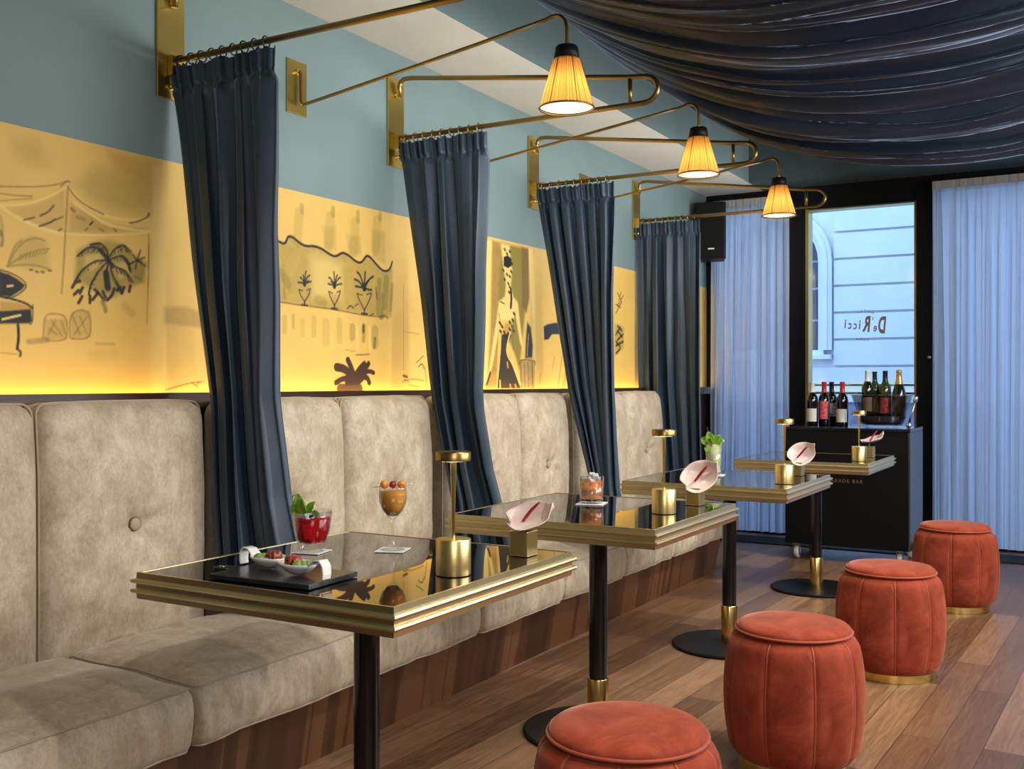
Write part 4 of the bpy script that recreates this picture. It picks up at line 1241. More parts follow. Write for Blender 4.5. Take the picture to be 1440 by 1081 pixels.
def back_cushion(y0, y1, label, seed, group='back cushions of the banquette'):
    hy = (y1 - y0) / 2; hz = .4315; hx = .088; r = .052
    z0 = .2375
    t = thing('back_cushion', label, 'cushion', (-2.590, (y0 + y1) / 2, z0), 0, group)
    bz = .502   # button height above the bottom
    def fn(p):
        u, w, h = p.x / hx, p.y / hy, p.z / hz
        q = Vector(p)
        if u > 0:
            q.x += u * (.022 * (1 - w ** 4) * (1 - max(0, h) ** 3) * min(1, max(0, (h + .52) / .25)) - .004)
            d = math.hypot(p.y, p.z + hz - bz)
            q.x -= u * (.026 * math.exp(-(d / .030) ** 2) + .014 * math.exp(-(d / .10) ** 2))
            ang = math.atan2(p.z + hz - bz, p.y)
            q.x += u * .005 * math.cos(ang * 6 + seed) * math.exp(-((d - .06) / .04) ** 2)
            q.x += u * .004 * min(1, max(0, (h + .52) / .25)) * noise.noise(Vector((p.y * 7 + seed * 5, p.z * 7, seed)))
            q.x += u * .0016 * noise.noise(Vector((p.y * 30, p.z * 30, seed * 2)))
            # roll at the top, leans back slightly
            q.x -= max(0, h) ** 3 * .018
        q.z += .006 * (1 - w * w) * max(0, h) + .003 * noise.noise(Vector((p.y * 9, seed, 0))) * max(0, h)
        q.z += hz
        return q
    MB().rbox(hx, hy, hz, r, (8, 44, 60), fn).build('cushion_body', M['velvet'], t)
    k = r * .10
    loop = []
    for y, z in rect_loop(hy - k * .2, hz - k * .2, .03):
        loop.append(fn(Vector((hx - r * .75, y, z))) + Vector((.001, 0, 0)))
    MB().tube(loop, .0036, 7, True).build('piping', M['velvet_dark'], t)
    bx = fn(Vector((hx, 0, bz - hz))).x
    MB().ball((bx + .016, 0, bz), .019, 10, sq=(.38, 1, 1)).build('button', M['velvet_dark'], t)
    MB().tube([(bx + .015, .0195 * math.cos(2 * PI * k / 24), bz + .0195 * math.sin(2 * PI * k / 24)) for k in range(24)], .0022, 6, True).build('button_rim', M['button_rim'], t)
    return t


BK = [(1.08, 1.765, 'taupe velvet back cushion cut off by the left edge of the photo'),
      (1.775, 2.365, 'taupe velvet back cushion with one button, just before the first navy curtain'),
      (2.47, 3.06, 'taupe velvet back cushion behind the red cocktail'),
      (3.07, 3.645, 'taupe velvet back cushion behind the orange cocktail in the stemmed glass'),
      (3.745, 4.41, 'taupe velvet back cushion just past the second navy curtain'),
      (4.42, 4.925, 'taupe velvet back cushion just before the third navy curtain'),
      (5.02, 5.69, 'taupe velvet back cushion just past the third navy curtain'),
      (5.70, 6.265, 'taupe velvet back cushion at the far end of the banquette')]
for i, (a, b_, l) in enumerate(BK): back_cushion(a, b_, l, i + 1.3)
SE = [(1.10, 1.815, 'taupe velvet seat cushion in the near left corner with pulled wrinkles'),
      (1.823, 2.50, 'taupe velvet seat cushion beneath the nearest table'),
      (2.508, 3.165, 'taupe velvet seat cushion between the nearest and the second table'),
      (3.173, 3.82, 'taupe velvet seat cushion beneath the second table'),
      (3.828, 4.45, 'taupe velvet seat cushion beneath the third table'),
      (4.458, 5.08, 'taupe velvet seat cushion past the third table'),
      (5.088, 5.66, 'taupe velvet seat cushion next to last before the far end'),
      (5.668, 6.235, 'taupe velvet seat cushion with rounded corner at the far end')]
for i, (a, b_, l) in enumerate(SE): seat_cushion(a, b_, l, i + 2.1, last=(i == 7))


# ------------------------------------------------------------------ brass brackets and the curtains on them
BY = (2.41, 3.675, 4.94, 6.36)
ROD_Z = 2.243


def make_bracket():
    t = thing('curtain_bracket', None, 'curtain rail', (WX, 0, 0))
    MB().box(0, .010, -.005, .112, 2.117, 2.512).build('wall_plate', M['brass_wall'], t, bevel=.002)
    def P(x, z): return (x - WX, .053, z)
    R = .0105
    path = [P(-2.735, ROD_Z), P(-1.58, ROD_Z - .002)]
    # hairpin end
    lo, hi = ROD_Z - .002, 2.343
    cz, rr = (lo + hi) / 2, (hi - lo) / 2
    path += [P(-1.555 + rr * 1.15 * math.sin(a), cz - rr * math.cos(a)) for a in [PI * k / 12 for k in range(13)]]
    path += [P(-1.62, 2.350), P(-2.66, 2.503), P(-2.700, 2.503), P(-2.716, 2.492), P(-2.722, 2.474), P(-2.722, 2.425)]
    MB().tube(path, R, 12).build('rail_arm', M['brass_dark'], t)
    MB().tube([P(-1.612, ROD_Z), P(-1.612, 2.348)], .009, 10).build('end_strut', M['brass_dark'], t)
    for z in (2.44, 2.16):
        MB().lathe([(.011, 0), (.011, .014), (.007, .02)], 14, M=Matrix.Translation((.010, .053, z)) @ Matrix.Rotation(PI / 2, 4, 'Y')).build('bolt', M['brass_gold'], t)
    MB().box(.010, .034, .036, .070, 2.195, 2.262).build('socket', M['brass_wall'], t, bevel=.002)
    return t


BL = ['nearest brass curtain rail bracket on the teal wall, its top outside the photo', 'brass curtain rail bracket carrying the second navy curtain',
      'brass curtain rail bracket carrying the third navy curtain', 'farthest brass curtain rail bracket, beside the wall speaker']
b0 = make_bracket()
for i, y in enumerate(BY):
    o = b0 if i == 0 else copy_tree(b0)
    o.location.y = y - .053
    tag(o, BL[i], None, 'brass curtain rail brackets')


def lerp_key(keys, z):
    for (z0, v0), (z1, v1) in zip(keys, keys[1:]):
        if z0 >= z >= z1:
            t = (z0 - z) / (z0 - z1)
            return v0 + (v1 - v0) * t
    return keys[-1][1] if z < keys[-1][0] else keys[0][1]


def curtain(y0, seed, inner, outer, label, folds=7, zb=.455, ybot=0.0, flare=.0):
    t = thing('velvet_curtain', label, 'curtain', (-2.5, y0, zb), 0, 'navy velvet curtains between the booths')
    rnd = random.Random(seed)
    ph = [rnd.uniform(0, 6.28) for _ in range(8)]
    ztop = ROD_Z - .022; zg = ztop - .078
    nu, nv = 190, 110
    wob = [rnd.uniform(-.35, .35) for _ in range(folds + 2)]
    def fold(u, z):
        hgt = (ztop - z) / (ztop - zb)
        k = min(folds, int(u * folds)); du = u * folds - k
        uu = u + .012 * math.sin(2 * PI * (u * 2.3 + hgt * .5) + ph[0]) + (wob[k] * (1 - du) + wob[k + 1] * du) * .05
        s = math.sin(2 * PI * folds * uu + ph[1] + .5 * hgt * math.sin(ph[2] + 5 * u))
        s = 1 - 2 * abs(math.sin(PI * folds * uu + ph[1] + .4 * hgt * math.sin(ph[2] + 5 * u))) ** 1.5
        s2 = math.sin(2 * PI * folds * 2 * uu + ph[3] + 1.6 * hgt)
        a = .030 + .020 * min(1, hgt * 2.2) + .006 * hgt
        a *= .75 + .35 * math.sin(u * 9 + ph[4] + hgt)
        return a * s + .003 * s2
    def fn(u, v):
        # rows: dense in the gathered heading
        z = ztop - .11 * (v / .2) if v < .2 else ztop - .11 - (ztop - .11 - zb) * (v - .2) / .8
        xi, xo = lerp_key(inner, z), lerp_key(outer, z)
        y = fold(u, z)
        if z > zg - .03:   # heading: small tight pleats
            w = min(1, (z - (zg - .03)) / .03)
            small = .011 * math.sin(2 * PI * folds * 2.5 * u + ph[5]) + .006 * math.sin(2 * PI * folds * 5.3 * u + ph[6])
            gath = .55 if abs(z - zg) < .012 else .8
            y = y * (1 - w * (1 - .45 * gath)) + small * w * gath
        hgt = (ztop - z) / (ztop - zb)
        x = xi + (xo - xi) * u + .010 * math.sin(2 * PI * folds * u * 2 + ph[7]) * (1 if z < zg else .3)
        y += ybot * max(0, hgt - .2) + flare * max(0, (hgt - .62)) * (u ** 3) * 2
        y += .012 * noise.noise(Vector((u * 4, hgt * 4, seed)))
        if u > .86: y -= .03 * ((u - .86) / .14) * min(1, hgt * 3)
        zz = z + (.006 * math.sin(2 * PI * folds * 2.5 * u + ph[5]) if v < .02 else 0)
        return (x + 2.5, y, zz - zb)
    MB().grid(fn, nu, nv).build('fabric', M['navy'], t, solid=.004)
    # rings on the rail
    n = 10
    for i in range(n):
        u = (i + .3) / n
        x = inner[0][1] + (outer[0][1] - inner[0][1]) * u
        x = max(x, -2.70)
        c = Vector((x + 2.5, 0, ROD_Z - zb - .004))
        tl = rnd.uniform(-.5, .5)
        MB().tube([c + Vector((.016 * math.cos(a) * math.sin(tl) * .4, .0185 * math.cos(a), .0185 * math.sin(a))) for a in [2 * PI * k / 16 for k in range(16)]], .0025, 6, True).build('ring', M['black_ring'] if seed == 11 else M['brass_dark'], t)
    return t


curtain(2.41, 11, [(2.3, -2.75), (1.1, -2.55), (.63, -2.52), (.45, -2.515)], [(2.3, -2.275), (1.1, -2.262), (.80, -2.235), (.45, -2.165)],
        'navy velvet curtain nearest the camera, hanging beside the piano mural', 5, flare=.05)
curtain(3.675, 23, [(2.3, -2.745), (1.09, -2.552), (.66, -2.452), (.45, -2.43)], [(2.3, -2.27), (1.05, -2.262), (.80, -2.235), (.45, -2.15)],
        'navy velvet curtain second from the camera, hanging behind the second table', 5, flare=.12)
curtain(4.94, 37, [(2.3, -2.745), (1.13, -2.515), (.60, -2.37), (.45, -2.35)], [(2.3, -2.265), (1.1, -2.25), (.60, -2.245), (.45, -2.22)],
        'navy velvet curtain third from the camera, hanging behind the glass of amber drink', 6, flare=.06)
curtain(6.36, 41, [(2.3, -2.745), (1.1, -2.72), (.66, -2.66), (.45, -2.64)], [(2.3, -2.30), (1.1, -2.285), (.60, -2.275), (.45, -2.26)],
        'navy velvet curtain farthest from the camera, hanging below the wall speaker', 6, flare=.02)


# ------------------------------------------------------------------ swing-arm wall lamps
def make_wall_lamp():
    t = thing('wall_lamp', None, 'lamp', (WX, 0, 0))
    MB().box(0, .008, -.055, .055, 2.208, 2.418).build('wall_plate', M['brass_wall'], t, bevel=.0015)
    R = .0065
    path = [(.018, 0, 2.375), (.022, 0, 2.372), (.026, 0, 2.36), (.026, 0, 2.262)]
    path += [(.026 + .022 * (1 - math.cos(a)), 0, 2.262 - .022 * math.sin(a)) for a in (.5, .9, 1.3)]
    path += [(1.10, 0, 2.378), (1.135, 0, 2.389), (1.158, 0, 2.388), (1.176, 0, 2.378), (1.187, 0, 2.358), (1.190, 0, 2.335), (1.190, 0, 2.275)]
    MB().tube(smooth_path(path, 1), R, 10).build('arm', M['brass_dark'], t)
    MB().lathe([(.012, 0), (.012, .012)], 14, M=Matrix.Translation((.008, 0, 2.375)) @ Matrix.Rotation(PI / 2, 4, 'Y')).build('bolt', M['brass_gold'], t)
    sx = 1.190
    zb, zt = 2.072, 2.235
    MB().lathe([(.006, 2.285), (.010, 2.281), (.034, 2.279), (.0375, 2.275), (.0445, zt - .006)][::-1], 32, (sx, 0, 0)).build('cap', M['black_satin'], t)
    # shade with fine pleats, mesh centred on its own axis
    rf = lambda a, z: 1 + .010 * math.cos(a * 60) + .006 * math.sin(a * 23)
    pr = [(.0900 - (.0900 - .0445) * k / 12, zb + (zt - zb) * k / 12) for k in range(13)]
    sh = MB().lathe(pr, 240, (0, 0, 0), close=True, rfun=rf).build('shade', M['shade'], t, loc=(sx, 0, 0))
    rb = MB()
    for k in range(6):
        a = k * PI / 3 + .35
        rb.tube([(r * 1.012 * math.cos(a), r * 1.012 * math.sin(a), z) for r, z in (pr[0], pr[12])], .0016, 5)
    rb.build('rib', M['brass_dark'], sh)
    MB().tube([(.0912 * math.cos(2 * PI * k / 48), .0912 * math.sin(2 * PI * k / 48), zb) for k in range(48)], .003, 6, True).build('trim', M['brass_dark'], sh)
    MB().lathe([(1e-7, zb + .006), (.0875, zb + .006)], 40, close=True).build('diffuser', M['bulb'], sh)
    MB().ball((0, 0, 2.165), .021, 10, sq=(1, 1, 1.25)).build('bulb', M['bulb'], sh)
    d = bpy.data.lights.new('bulb_light', 'POINT'); d.energy = 1.2; d.color = (1, .74, .40); d.shadow_soft_size = .024
    o = bpy.data.objects.new('bulb_light', d); C.objects.link(o); o.parent = t; o.location = (sx, .0, 2.135)
    d = bpy.data.lights.new('lamp_down_light', 'SPOT'); d.energy = 9; d.color = (1, .84, .62); d.shadow_soft_size = .05; d.spot_size = math.radians(120); d.spot_blend = .6
    o = bpy.data.objects.new('lamp_down_light', d); C.objects.link(o); o.parent = t; o.location = (sx, 0, zb - .004)
    return t


LL = ['nearest brass swing-arm wall lamp with pleated amber shade', 'middle brass swing-arm wall lamp with pleated amber shade', 'farthest brass swing-arm wall lamp, its amber shade in front of the window curtain']
l0 = make_wall_lamp()
for i, y in enumerate((3.035, 4.30, 5.57)):
    o = l0 if i == 0 else copy_tree(l0)
    o.location.y = y
    tag(o, LL[i], None, 'swing-arm wall lamps')


# ------------------------------------------------------------------ draped fabric under the ceiling
def tent():
    t = thing('ceiling_drape', 'large dark slate fabric draped in deep swags under the ceiling', 'fabric', (-.64, 3.2, 2.9))
    x0, x1, ya, yb = -2.262, .98, .2, 6.02
    rnd = random.Random(5)
    # swag boundaries along y
    ys = [ya]
    while ys[-1] < yb - .35: ys.append(ys[-1] + rnd.uniform(.34, .62))
    ys[-1] = yb
    lob = [rnd.uniform(.6, 1.25) for _ in ys]
    def swag(x):
        u = (x - x0) / (x1 - x0)
        return -.585 * (1 - abs(2 * u - 1) ** 2.15)
    def fn(u, v):
        x = x0 + (x1 - x0) * u
        mid = 1 - abs(2 * u - 1) ** 2.4
        y = ya + (yb - ya) * v
        yw = y + .05 * mid * noise.noise(Vector((x * .9, y * 1.3, 1.7))) + .02 * noise.noise(Vector((x * 2.5, y * 4, 4)))
        k = max(0, min(len(ys) - 2, next((i for i in range(len(ys) - 1) if ys[i] <= yw < ys[i + 1]), 0 if yw < ya else len(ys) - 2)))
        f = min(1, max(0, (yw - ys[k]) / (ys[k + 1] - ys[k])))
        lobe = math.sin(PI * f ** .75)
        s = abs(math.sin(3 * PI * f + k)) * .50 + abs(math.sin(7 * PI * f + 2 * k + 1.5 * noise.noise(Vector((x, k, 2))))) * .34
        y -= mid * (.12 * lob[k] * math.sin(PI * f) ** 2 + .010 * math.sin(14 * PI * f + k))
        fine = abs(math.sin(2 * PI * yw / .062 + 2.2 * noise.noise(Vector((x * .7, yw * 2.2, 6))))) * .5 + abs(math.sin(2 * PI * yw / .027 + 3 * noise.noise(Vector((x * .9, yw * 3, 8))))) * .22
        amp = (.022 + .115 * mid) * lob[k]
        z = swag(x) - amp * (lobe * .8 + s) + .02 * mid * noise.noise(Vector((x * 1.5, y * 2, 9))) - fine * (.012 + .016 * mid) * (.6 + .8 * abs(noise.noise(Vector((x * .5, yw * 1.1, 3)))))
        if v > .985: z += .02 * mid
        return (x + .64, y - 3.2, 2.935 + z - 2.9 + .10 * mid)
    MB().grid(fn, 90, 1100).build('fabric', M['tent'], t)
    for i in range(16):
        y = .5 + i * .36
        MB().ball((x0 + .64 + .004, y - 3.2, .035), .007, 6).build('stud', M['chrome'], t)


tent()


# ------------------------------------------------------------------ voile curtains at the windows
def sheer(x0, x1, label, seed, n):
    t = thing('sheer_curtain', label, 'curtain', ((x0 + x1) / 2, 7.64, .035), 0, 'sheer curtains at the windows')
    rnd = random.Random(seed)
    fr = [rnd.uniform(.7, 1.3) for _ in range(12)]
    H0 = 2.475
    def ywave(x, z):
        a = noise.noise(Vector((x * 5.2 + seed, z * .10, seed))); b = noise.noise(Vector((x * 11 + seed, z * .14, seed + 9)))
        c = .55 + .9 * abs(noise.noise(Vector((x * 3.1, z * .2, seed + 5))))
        s = math.sin(2 * PI * n * (x - x0) + 8 * a + 2 * b) * .030 * c + math.sin(2 * PI * n * 2.37 * (x - x0) + 7 * b) * .011
        ph = 2 * PI * n * (x - x0) + 8 * a + 2 * b
        return s + .012 * noise.noise(Vector((x * 3, z * .5, seed + 3))), .013 * math.sin(2 * ph) * c
    def fn(u, v):
        x = x0 + (x1 - x0) * u; z = H0 * (1 - v)
        yw, dx = ywave(x, z); k = .10 + .90 * min(1, v * 5) ** .7
        dx *= k * min(1, (x - x0) / .06, (x1 - x) / .06)
        return (x + dx - (x0 + x1) / 2, yw * k, z)
    nu = int((x1 - x0) * 440)
    MB().grid(fn, nu, 24).build('voile', M['sheer'], t)
    def fh(u, v):
        x = x0 + (x1 - x0) * u; z = H0 + .050 - .055 * v
        return (x - (x0 + x1) / 2, ywave(x, z)[0] * .08 - .008, z)
    h = MB().grid(fh, nu, 4).build('heading', M['heading'], t); h['label'] = 'opaque greyish heading band'
    MB().tube([(-(x1 - x0) / 2, .03, H0 + .05), ((x1 - x0) / 2, .03, H0 + .05)], .012, 8).build('track', M['black_frame'], t)


M['heading'] = mat('voile_heading', (.30, .30, .31), .8)
sheer(-2.665, -2.065, 'white sheer curtain between the wall speaker and the tall window', 3, 15)
sheer(-1.065, 1.0, 'wide white sheer curtain to the right of the tall window', 8, 14)

# ------------------------------------------------------------------ wall speaker
sp = thing('wall_speaker', 'black loudspeaker hung high in the corner above the last curtain', 'speaker', (-2.60, 7.40, 2.09), math.radians(12))
MB().prism([(-.105, -.02), (.118, -.02), (.125, .0), (.085, .20), (-.085, .20), (-.112, .0)], 0, .425, 'z').build('cabinet', M['black_satin'], sp, bevel=.006)
MB().box(-.100, .113, -.030, -.021, .012, .413).build('grille', M['speaker_grille'], sp, bevel=.005)
bd = MB().box(-.005, .042, -.034, -.030, .068, .079).build('badge', M['badge'], sp, bevel=.001); bd['label'] = 'small pale badge'
MB().box(-.03, .03, .20, .36, .17, .23).box(-.06, .06, .352, .36, .12, .28).build('bracket', M['black_satin'], sp)


# ------------------------------------------------------------------ tables
TZ = .742


def make_table():
    t = thing('bar_table', None, 'table', (0, 0, 0))
    hx, hy = .352, .365
    prof = [(-.006, TZ), (.0, TZ), (.001, TZ - .013), (.0085, TZ - .0145), (.0100, TZ - .0185), (.0085, TZ - .0225), (.001, TZ - .024), (.001, TZ - .0345), (.0085, TZ - .036),
            (.0100, TZ - .040), (.0085, TZ - .044), (.001, TZ - .0455), (.0, TZ - .058), (-.02, TZ - .058), (-.02, TZ - .030), (-.006, TZ - .010)]
    vs = []; fs = []
    n = len(prof)
    for sx, sy in ((1, 1), (-1, 1), (-1, -1), (1, -1)):
        for d, z in prof: vs.append((sx * (hx + d), sy * (hy + d), z))
    for c in range(4):
        e = (c + 1) % 4
        for i in range(n):
            j = (i + 1) % n
            fs.append((c * n + i, c * n + j, e * n + j, e * n + i))
    MB().add(vs, fs, 0, False).build('rim', M['brass_rim'], t)
    MB().box(-hx + .005, hx - .005, -hy + .005, hy - .005, TZ - .010, TZ - .0012).build('tabletop', M['black_glass'], t)
    MB().box(-hx + .018, hx - .018, -hy + .018, hy - .018, TZ - .045, TZ - .0105).build('underside', M['black_satin'], t)
    MB().box(-.14, .14, -.14, .14, TZ - .056, TZ - .0455).build('mounting_plate', M['black_satin'], t)
    MB().lathe([(.0305, .175), (.0305, TZ - .056)], 32).build('leg', M['black_leg'], t, autosmooth=40)
    MB().lathe([(.0355, .014), (.0355, .178), (.0345, .180), (.031, .180)], 32).build('leg_sleeve', M['brass_gold'], t, autosmooth=40)
    MB().lathe([(.248, 0), (.25, .004), (.25, .009), (.244, .0135), (.04, .0145)], 64).build('base', M['black_satin'], t, autosmooth=30)
    return t


TP = [(-1.502, 1.900), (-1.468, 3.085), (-1.448, 4.385), (-1.423, 5.835)]
TL = ['square black glass table with brass rim nearest the camera, set with two cocktails and spoons', 'second table from the camera, black glass top with brass rim and the amber drink',
      'third table from the camera, black glass top with brass rim and the pale lime drink', 'black glass table with brass rim farthest from the camera, before the wine trolley']
t0 = make_table()
for i, (x, y) in enumerate(TP):
    o = t0 if i == 0 else copy_tree(t0)
    o.location = (x, y, 0)
    tag(o, TL[i], None, 'brass rimmed tables')


def make_table_lamp():
    t = thing('table_lamp', None, 'lamp', (0, 0, TZ))
    MB().lathe([(.0375, 0), (.0385, .001), (.0385, .0765), (.0375, .078), (.006, .0785)], 48).build('base', M['brass'], t, autosmooth=40)
    MB().lathe([(.0036, .078), (.0044, .15), (.0072, .250)], 20).build('stem', M['brass_gold'], t, autosmooth=40)
    MB().lathe([(.0365, .2475), (.0385, .2495), (.0385, .266), (.037, .268), (1e-7, .2685)], 48).build('lamp_head', M['brass_dark'], t, autosmooth=40)
    MB().lathe([(1e-7, .2472), (.034, .2472)], 32, close=True).build('led_disc', M['lamp_led'], t)
    d = bpy.data.lights.new('lamp_head_light', 'SPOT'); d.energy = 3.0; d.color = (1, .80, .5); d.shadow_soft_size = .03; d.spot_size = math.radians(140); d.spot_blend = .5
    o = bpy.data.objects.new('lamp_head_light', d); C.objects.link(o); o.parent = t; o.location = (0, 0, .245)
    return t


l1 = make_table_lamp()
DL = ['small brass table lamp on the nearest table, beside the orange cocktail', 'small brass table lamp on the second table', 'small brass table lamp on the third table', 'small brass table lamp on the farthest table']
for i, (x, y) in enumerate([(-1.238, 1.868), (-1.235, 3.085), (-1.165, 4.24), (-1.155, 5.66)]):
    o = l1 if i == 0 else copy_tree(l1)
    o.location = (x, y, TZ)
    tag(o, DL[i], None, 'brass table lamps')


def make_vase():
    t = thing('cube_vase', None, 'vase', (0, 0, TZ))
    vb = MB()
    h, w, th = .060, .0255, .003
    vb.box(-w, w, -w, w, 0, .004)
    vb.box(-w, -w + th, -w, w, .004, h).box(w - th, w, -w, w, .004, h).box(-w + th, w - th, -w, -w + th, .004, h).box(-w + th, w - th, w - th, w, .004, h)
    vb.build('body', M['brass'], t, bevel=.001)
    return t


def make_anthurium():
    t = thing('anthurium', None, 'flower', (0, 0, TZ + .03))
    def sp(u, v):
        # heart shaped spathe: v along the length, u across
        a = (u - .5) * 2
        w = .048 * max(0.0, 1 - (2 * v - .96) ** 2 / 1.06) ** .55 * (1.08 - .22 * v)
        if v > .84: w *= 1 - ((v - .84) / .16) ** 1.3 * .96
        L = -.030 + .108 * v - .006 * abs(a) * (1 - v)
        cup = .016 * a * a + .014 * (v - .45) ** 2 * 3
        rip = .003 * math.sin(9 * v + 3 * a) * abs(a)
        tip = .012 * max(0, v - .85) / .15
        return (L, a * w, cup + rip + tip)
    s = MB().grid(sp, 15, 21).build('spathe', M['spathe'], t, solid=.0016)
    MB().tube([(.0, 0, .004), (.010, 0, .014), (.026, .001, .030), (.042, .002, .042), (.050, .002, .047)], [.0032, .0040, .0038, .0032, .0018], 8).build('spadix', M['spadix'], t)
    MB().tube([(.0, 0, .002), (-.006, .0, -.012), (-.008, 0, -.045)], .0022, 6).build('stem', M['stem'], t)
    return t


v0 = make_vase(); a0 = make_anthurium()
VL = ['nearest', 'second', 'third', 'farthest']
VP = [(-1.228, 2.160, 0.06, 20), (-1.225, 3.345, 0.03, 60), (-1.215, 4.64, .05, 35), (-1.165, 5.99, .05, 70)]
# tip direction, facing direction and size of each flower
FR = [((.90, .42, .22), (.0, -.62, .78), 1.05), ((.75, .40, .50), (.25, -.80, .50), 1.2), ((.70, .45, .48), (.20, -.85, .45), 1.15), ((.88, .45, .28), (-.3, -.25, .9), 1.15)]
FLW = ['pale pink anthurium flower lying open over the vase on the nearest table', 'pale pink anthurium flower standing in the vase on the second table',
       'rosy anthurium flower leaning over the vase on the third table', 'white pointed anthurium flower in the vase on the farthest table']
for i, (x, y, _, rz) in enumerate(VP):
    o = v0 if i == 0 else copy_tree(v0)
    o.location = (x, y, TZ)
    tag(o, 'small brass cube vase on the %s table' % VL[i], None, 'brass cube vases')
    f = a0 if i == 0 else copy_tree(a0)
    f.location = (x, y, TZ + .080)
    tip, nor, sc_ = FR[i]
    X = Vector(tip).normalized(); Zv = Vector(nor); Zv = (Zv - X * Zv.dot(X)).normalized(); Yv = Zv.cross(X)
    f.rotation_euler = Matrix((X, Yv, Zv)).transposed().to_euler()
    f.scale = (sc_, sc_, sc_)
    tag(f, FLW[i], None, 'anthurium flowers')


# ------------------------------------------------------------------ drinks
def coaster(x, y, s, rz, label):
    t = MB().box(-s, s, -s, s, 0, .0016).build('coaster', M['paper'], None)
    t.location = (x, y, TZ); t.rotation_euler = (0, 0, math.radians(rz))
    tag(t, label, 'coaster', 'white square coasters')


CZ = TZ + .0018


def leaf_mesh(mb, base, d, up, L, W, curl=.3):
    d = Vector(d).normalized(); up = Vector(up); side = d.cross(up).normalized(); up = side.cross(d).normalized()
    def f(u, v):
        a = (u - .5) * 2
        w = W * math.sin(PI * (v * .92 + .04)) ** .8
        return Vector(base) + d * (L * v) + side * (a * w) + up * (curl * L * (.6 * v - v * v) + abs(a) * w * .35 + .0012 * math.sin(v * 30))
    mb.grid(f, 7, 11)


# red tumbler
t = thing('cocktail_glass', 'rounded tumbler of red cocktail with mint leaves on the nearest table', 'drink', (-1.705, 1.940, CZ))
gp = [(.0, .0), (.029, .0), (.031, .002), (.031, .012), (.036, .024), (.043, .050), (.0475, .080), (.0490, .100), (.0478, .100), (.0462, .080), (.0415, .050), (.034, .026), (.0295, .021), (.0, .020)]
MB().lathe([(max(r, 1e-7), z) for r, z in gp], 48, close=True).build('bowl', M['glass'], t)
dr = MB().lathe([(1e-7, .0215), (.0285, .022), (.0335, .027), (.0410, .050), (.0455, .078), (.0460, .083), (1e-7, .083)], 40, close=True).build('drink', M['red_drink'], t); dr['label'] = 'red drink'
ic = MB()
for k, (x, y, a) in enumerate([(.02, .012, .3), (-.015, .02, .8), (.005, -.022, 1.2), (-.024, -.012, .1)]):
    ic.box(-.010, .010, -.010, .010, -.008, .010, M=Matrix.Translation((x, y, .083)) @ Matrix.Rotation(a, 4, 'Z') @ Matrix.Rotation(a * .7, 4, 'X'))
ic.build('ice_cube', M['ice'], t, bevel=.003)
for (b, d, L, W) in [((-.016, -.006, .082), (-.35, -.15, .9), .062, .018), ((-.018, -.004, .082), (-.9, -.15, .65), .052, .015), ((-.010, .0, .084), (.45, -.2, .8), .045, .015), ((.004, -.008, .084), (.9, -.3, .38), .036, .012), ((-.012, -.008, .084), (.0, -.5, .9), .055, .018)]:
    lm = MB(); leaf_mesh(lm, b, d, (0, -1, .6), L, W); lm.build('mint_leaf', M['leaf'], t, solid=.0008)
for c in ((.004, -.018, .088), (.014, -.020, .086)): MB().ball(c, .0062, 8).build('blueberry', M['berry'], t)
rb = MB(); rb.ball((0, 0, 0), .0085, 8, M=Matrix.Translation((-.001, -.010, .026)))
rb.build('berry', M['berry'], t)
coaster(-1.705, 1.940, .037, 12, 'white square coaster under the red cocktail')

# orange coupe on a stem
t = thing('stemmed_glass', 'long stemmed glass of orange cocktail topped with berries on a pick', 'drink', (-1.545, 2.058, CZ))
gp = [(1e-7, .0), (.030, .0), (.030, .001), (.012, .004), (.0055, .012), (.0035, .030), (.0035, .066), (.006, .077), (.014, .084), (.026, .098), (.0335, .118), (.0352, .134), (.0335, .152), (.0318, .166), (.0308, .166),
      (.0325, .152), (.0342, .134), (.0325, .118), (.025, .099), (.013, .0855), (1e-7, .082)]
MB().lathe(gp, 48, close=True).build('glass_body', M['glass'], t)
MB().lathe([(1e-7, .083), (.0125, .0862), (.0245, .0995), (.0318, .118), (.0335, .134), (.0328, .147), (1e-7, .147)], 40, close=True).build('drink', M['orange_drink'], t)
dr = MB().tube([(-.046, -.020, .155), (.044, .022, .164)], .0011, 6).build('pick', M['silver'], t)
for k, (px, mt, r) in enumerate([(-.020, 'cherry_tomato', .0105), (.0, 'raspberry', .0092), (.020, 'cherry_tomato', .0105)]):
    MB().ball((px, px * .47, .162), r, 9).build('berry', M[mt], t)
coaster(-1.545, 2.058, .037, 20, 'white square coaster under the long stemmed glass')

# amber drink in a rocks glass
t = thing('rocks_glass', 'rocks glass of amber drink full of ice on the second table', 'drink', (-1.548, 3.20, CZ))
gp = [(1e-7, 0), (.037, 0), (.0385, .002), (.040, .012), (.043, .092), (.0415, .092), (.0385, .016), (1e-7, .014)]
MB().lathe(gp, 40, close=True).build('glass_body', M['glass'], t)
MB().lathe([(1e-7, .0145), (.0378, .0165), (.0405, .076), (1e-7, .076)], 40, close=True).build('drink', M['amber_drink'], t)
ic = MB()
for k, (x, y, z, a) in enumerate([(.016, .014, .078, .3), (-.014, .016, .080, .8), (.004, -.018, .079, 1.2), (.018, -.008, .091, .5), (-.020, -.010, .078, .1), (0, .004, .092, .9)]):
    ic.box(-.011, .011, -.011, .011, -.009, .011, M=Matrix.Translation((x, y, z)) @ Matrix.Rotation(a, 4, 'Z') @ Matrix.Rotation(a * .7, 4, 'X'))
ic.build('ice_cube', M['ice'], t, bevel=.003)
coaster(-1.548, 3.20, .048, 14, 'white square coaster under the amber drink')

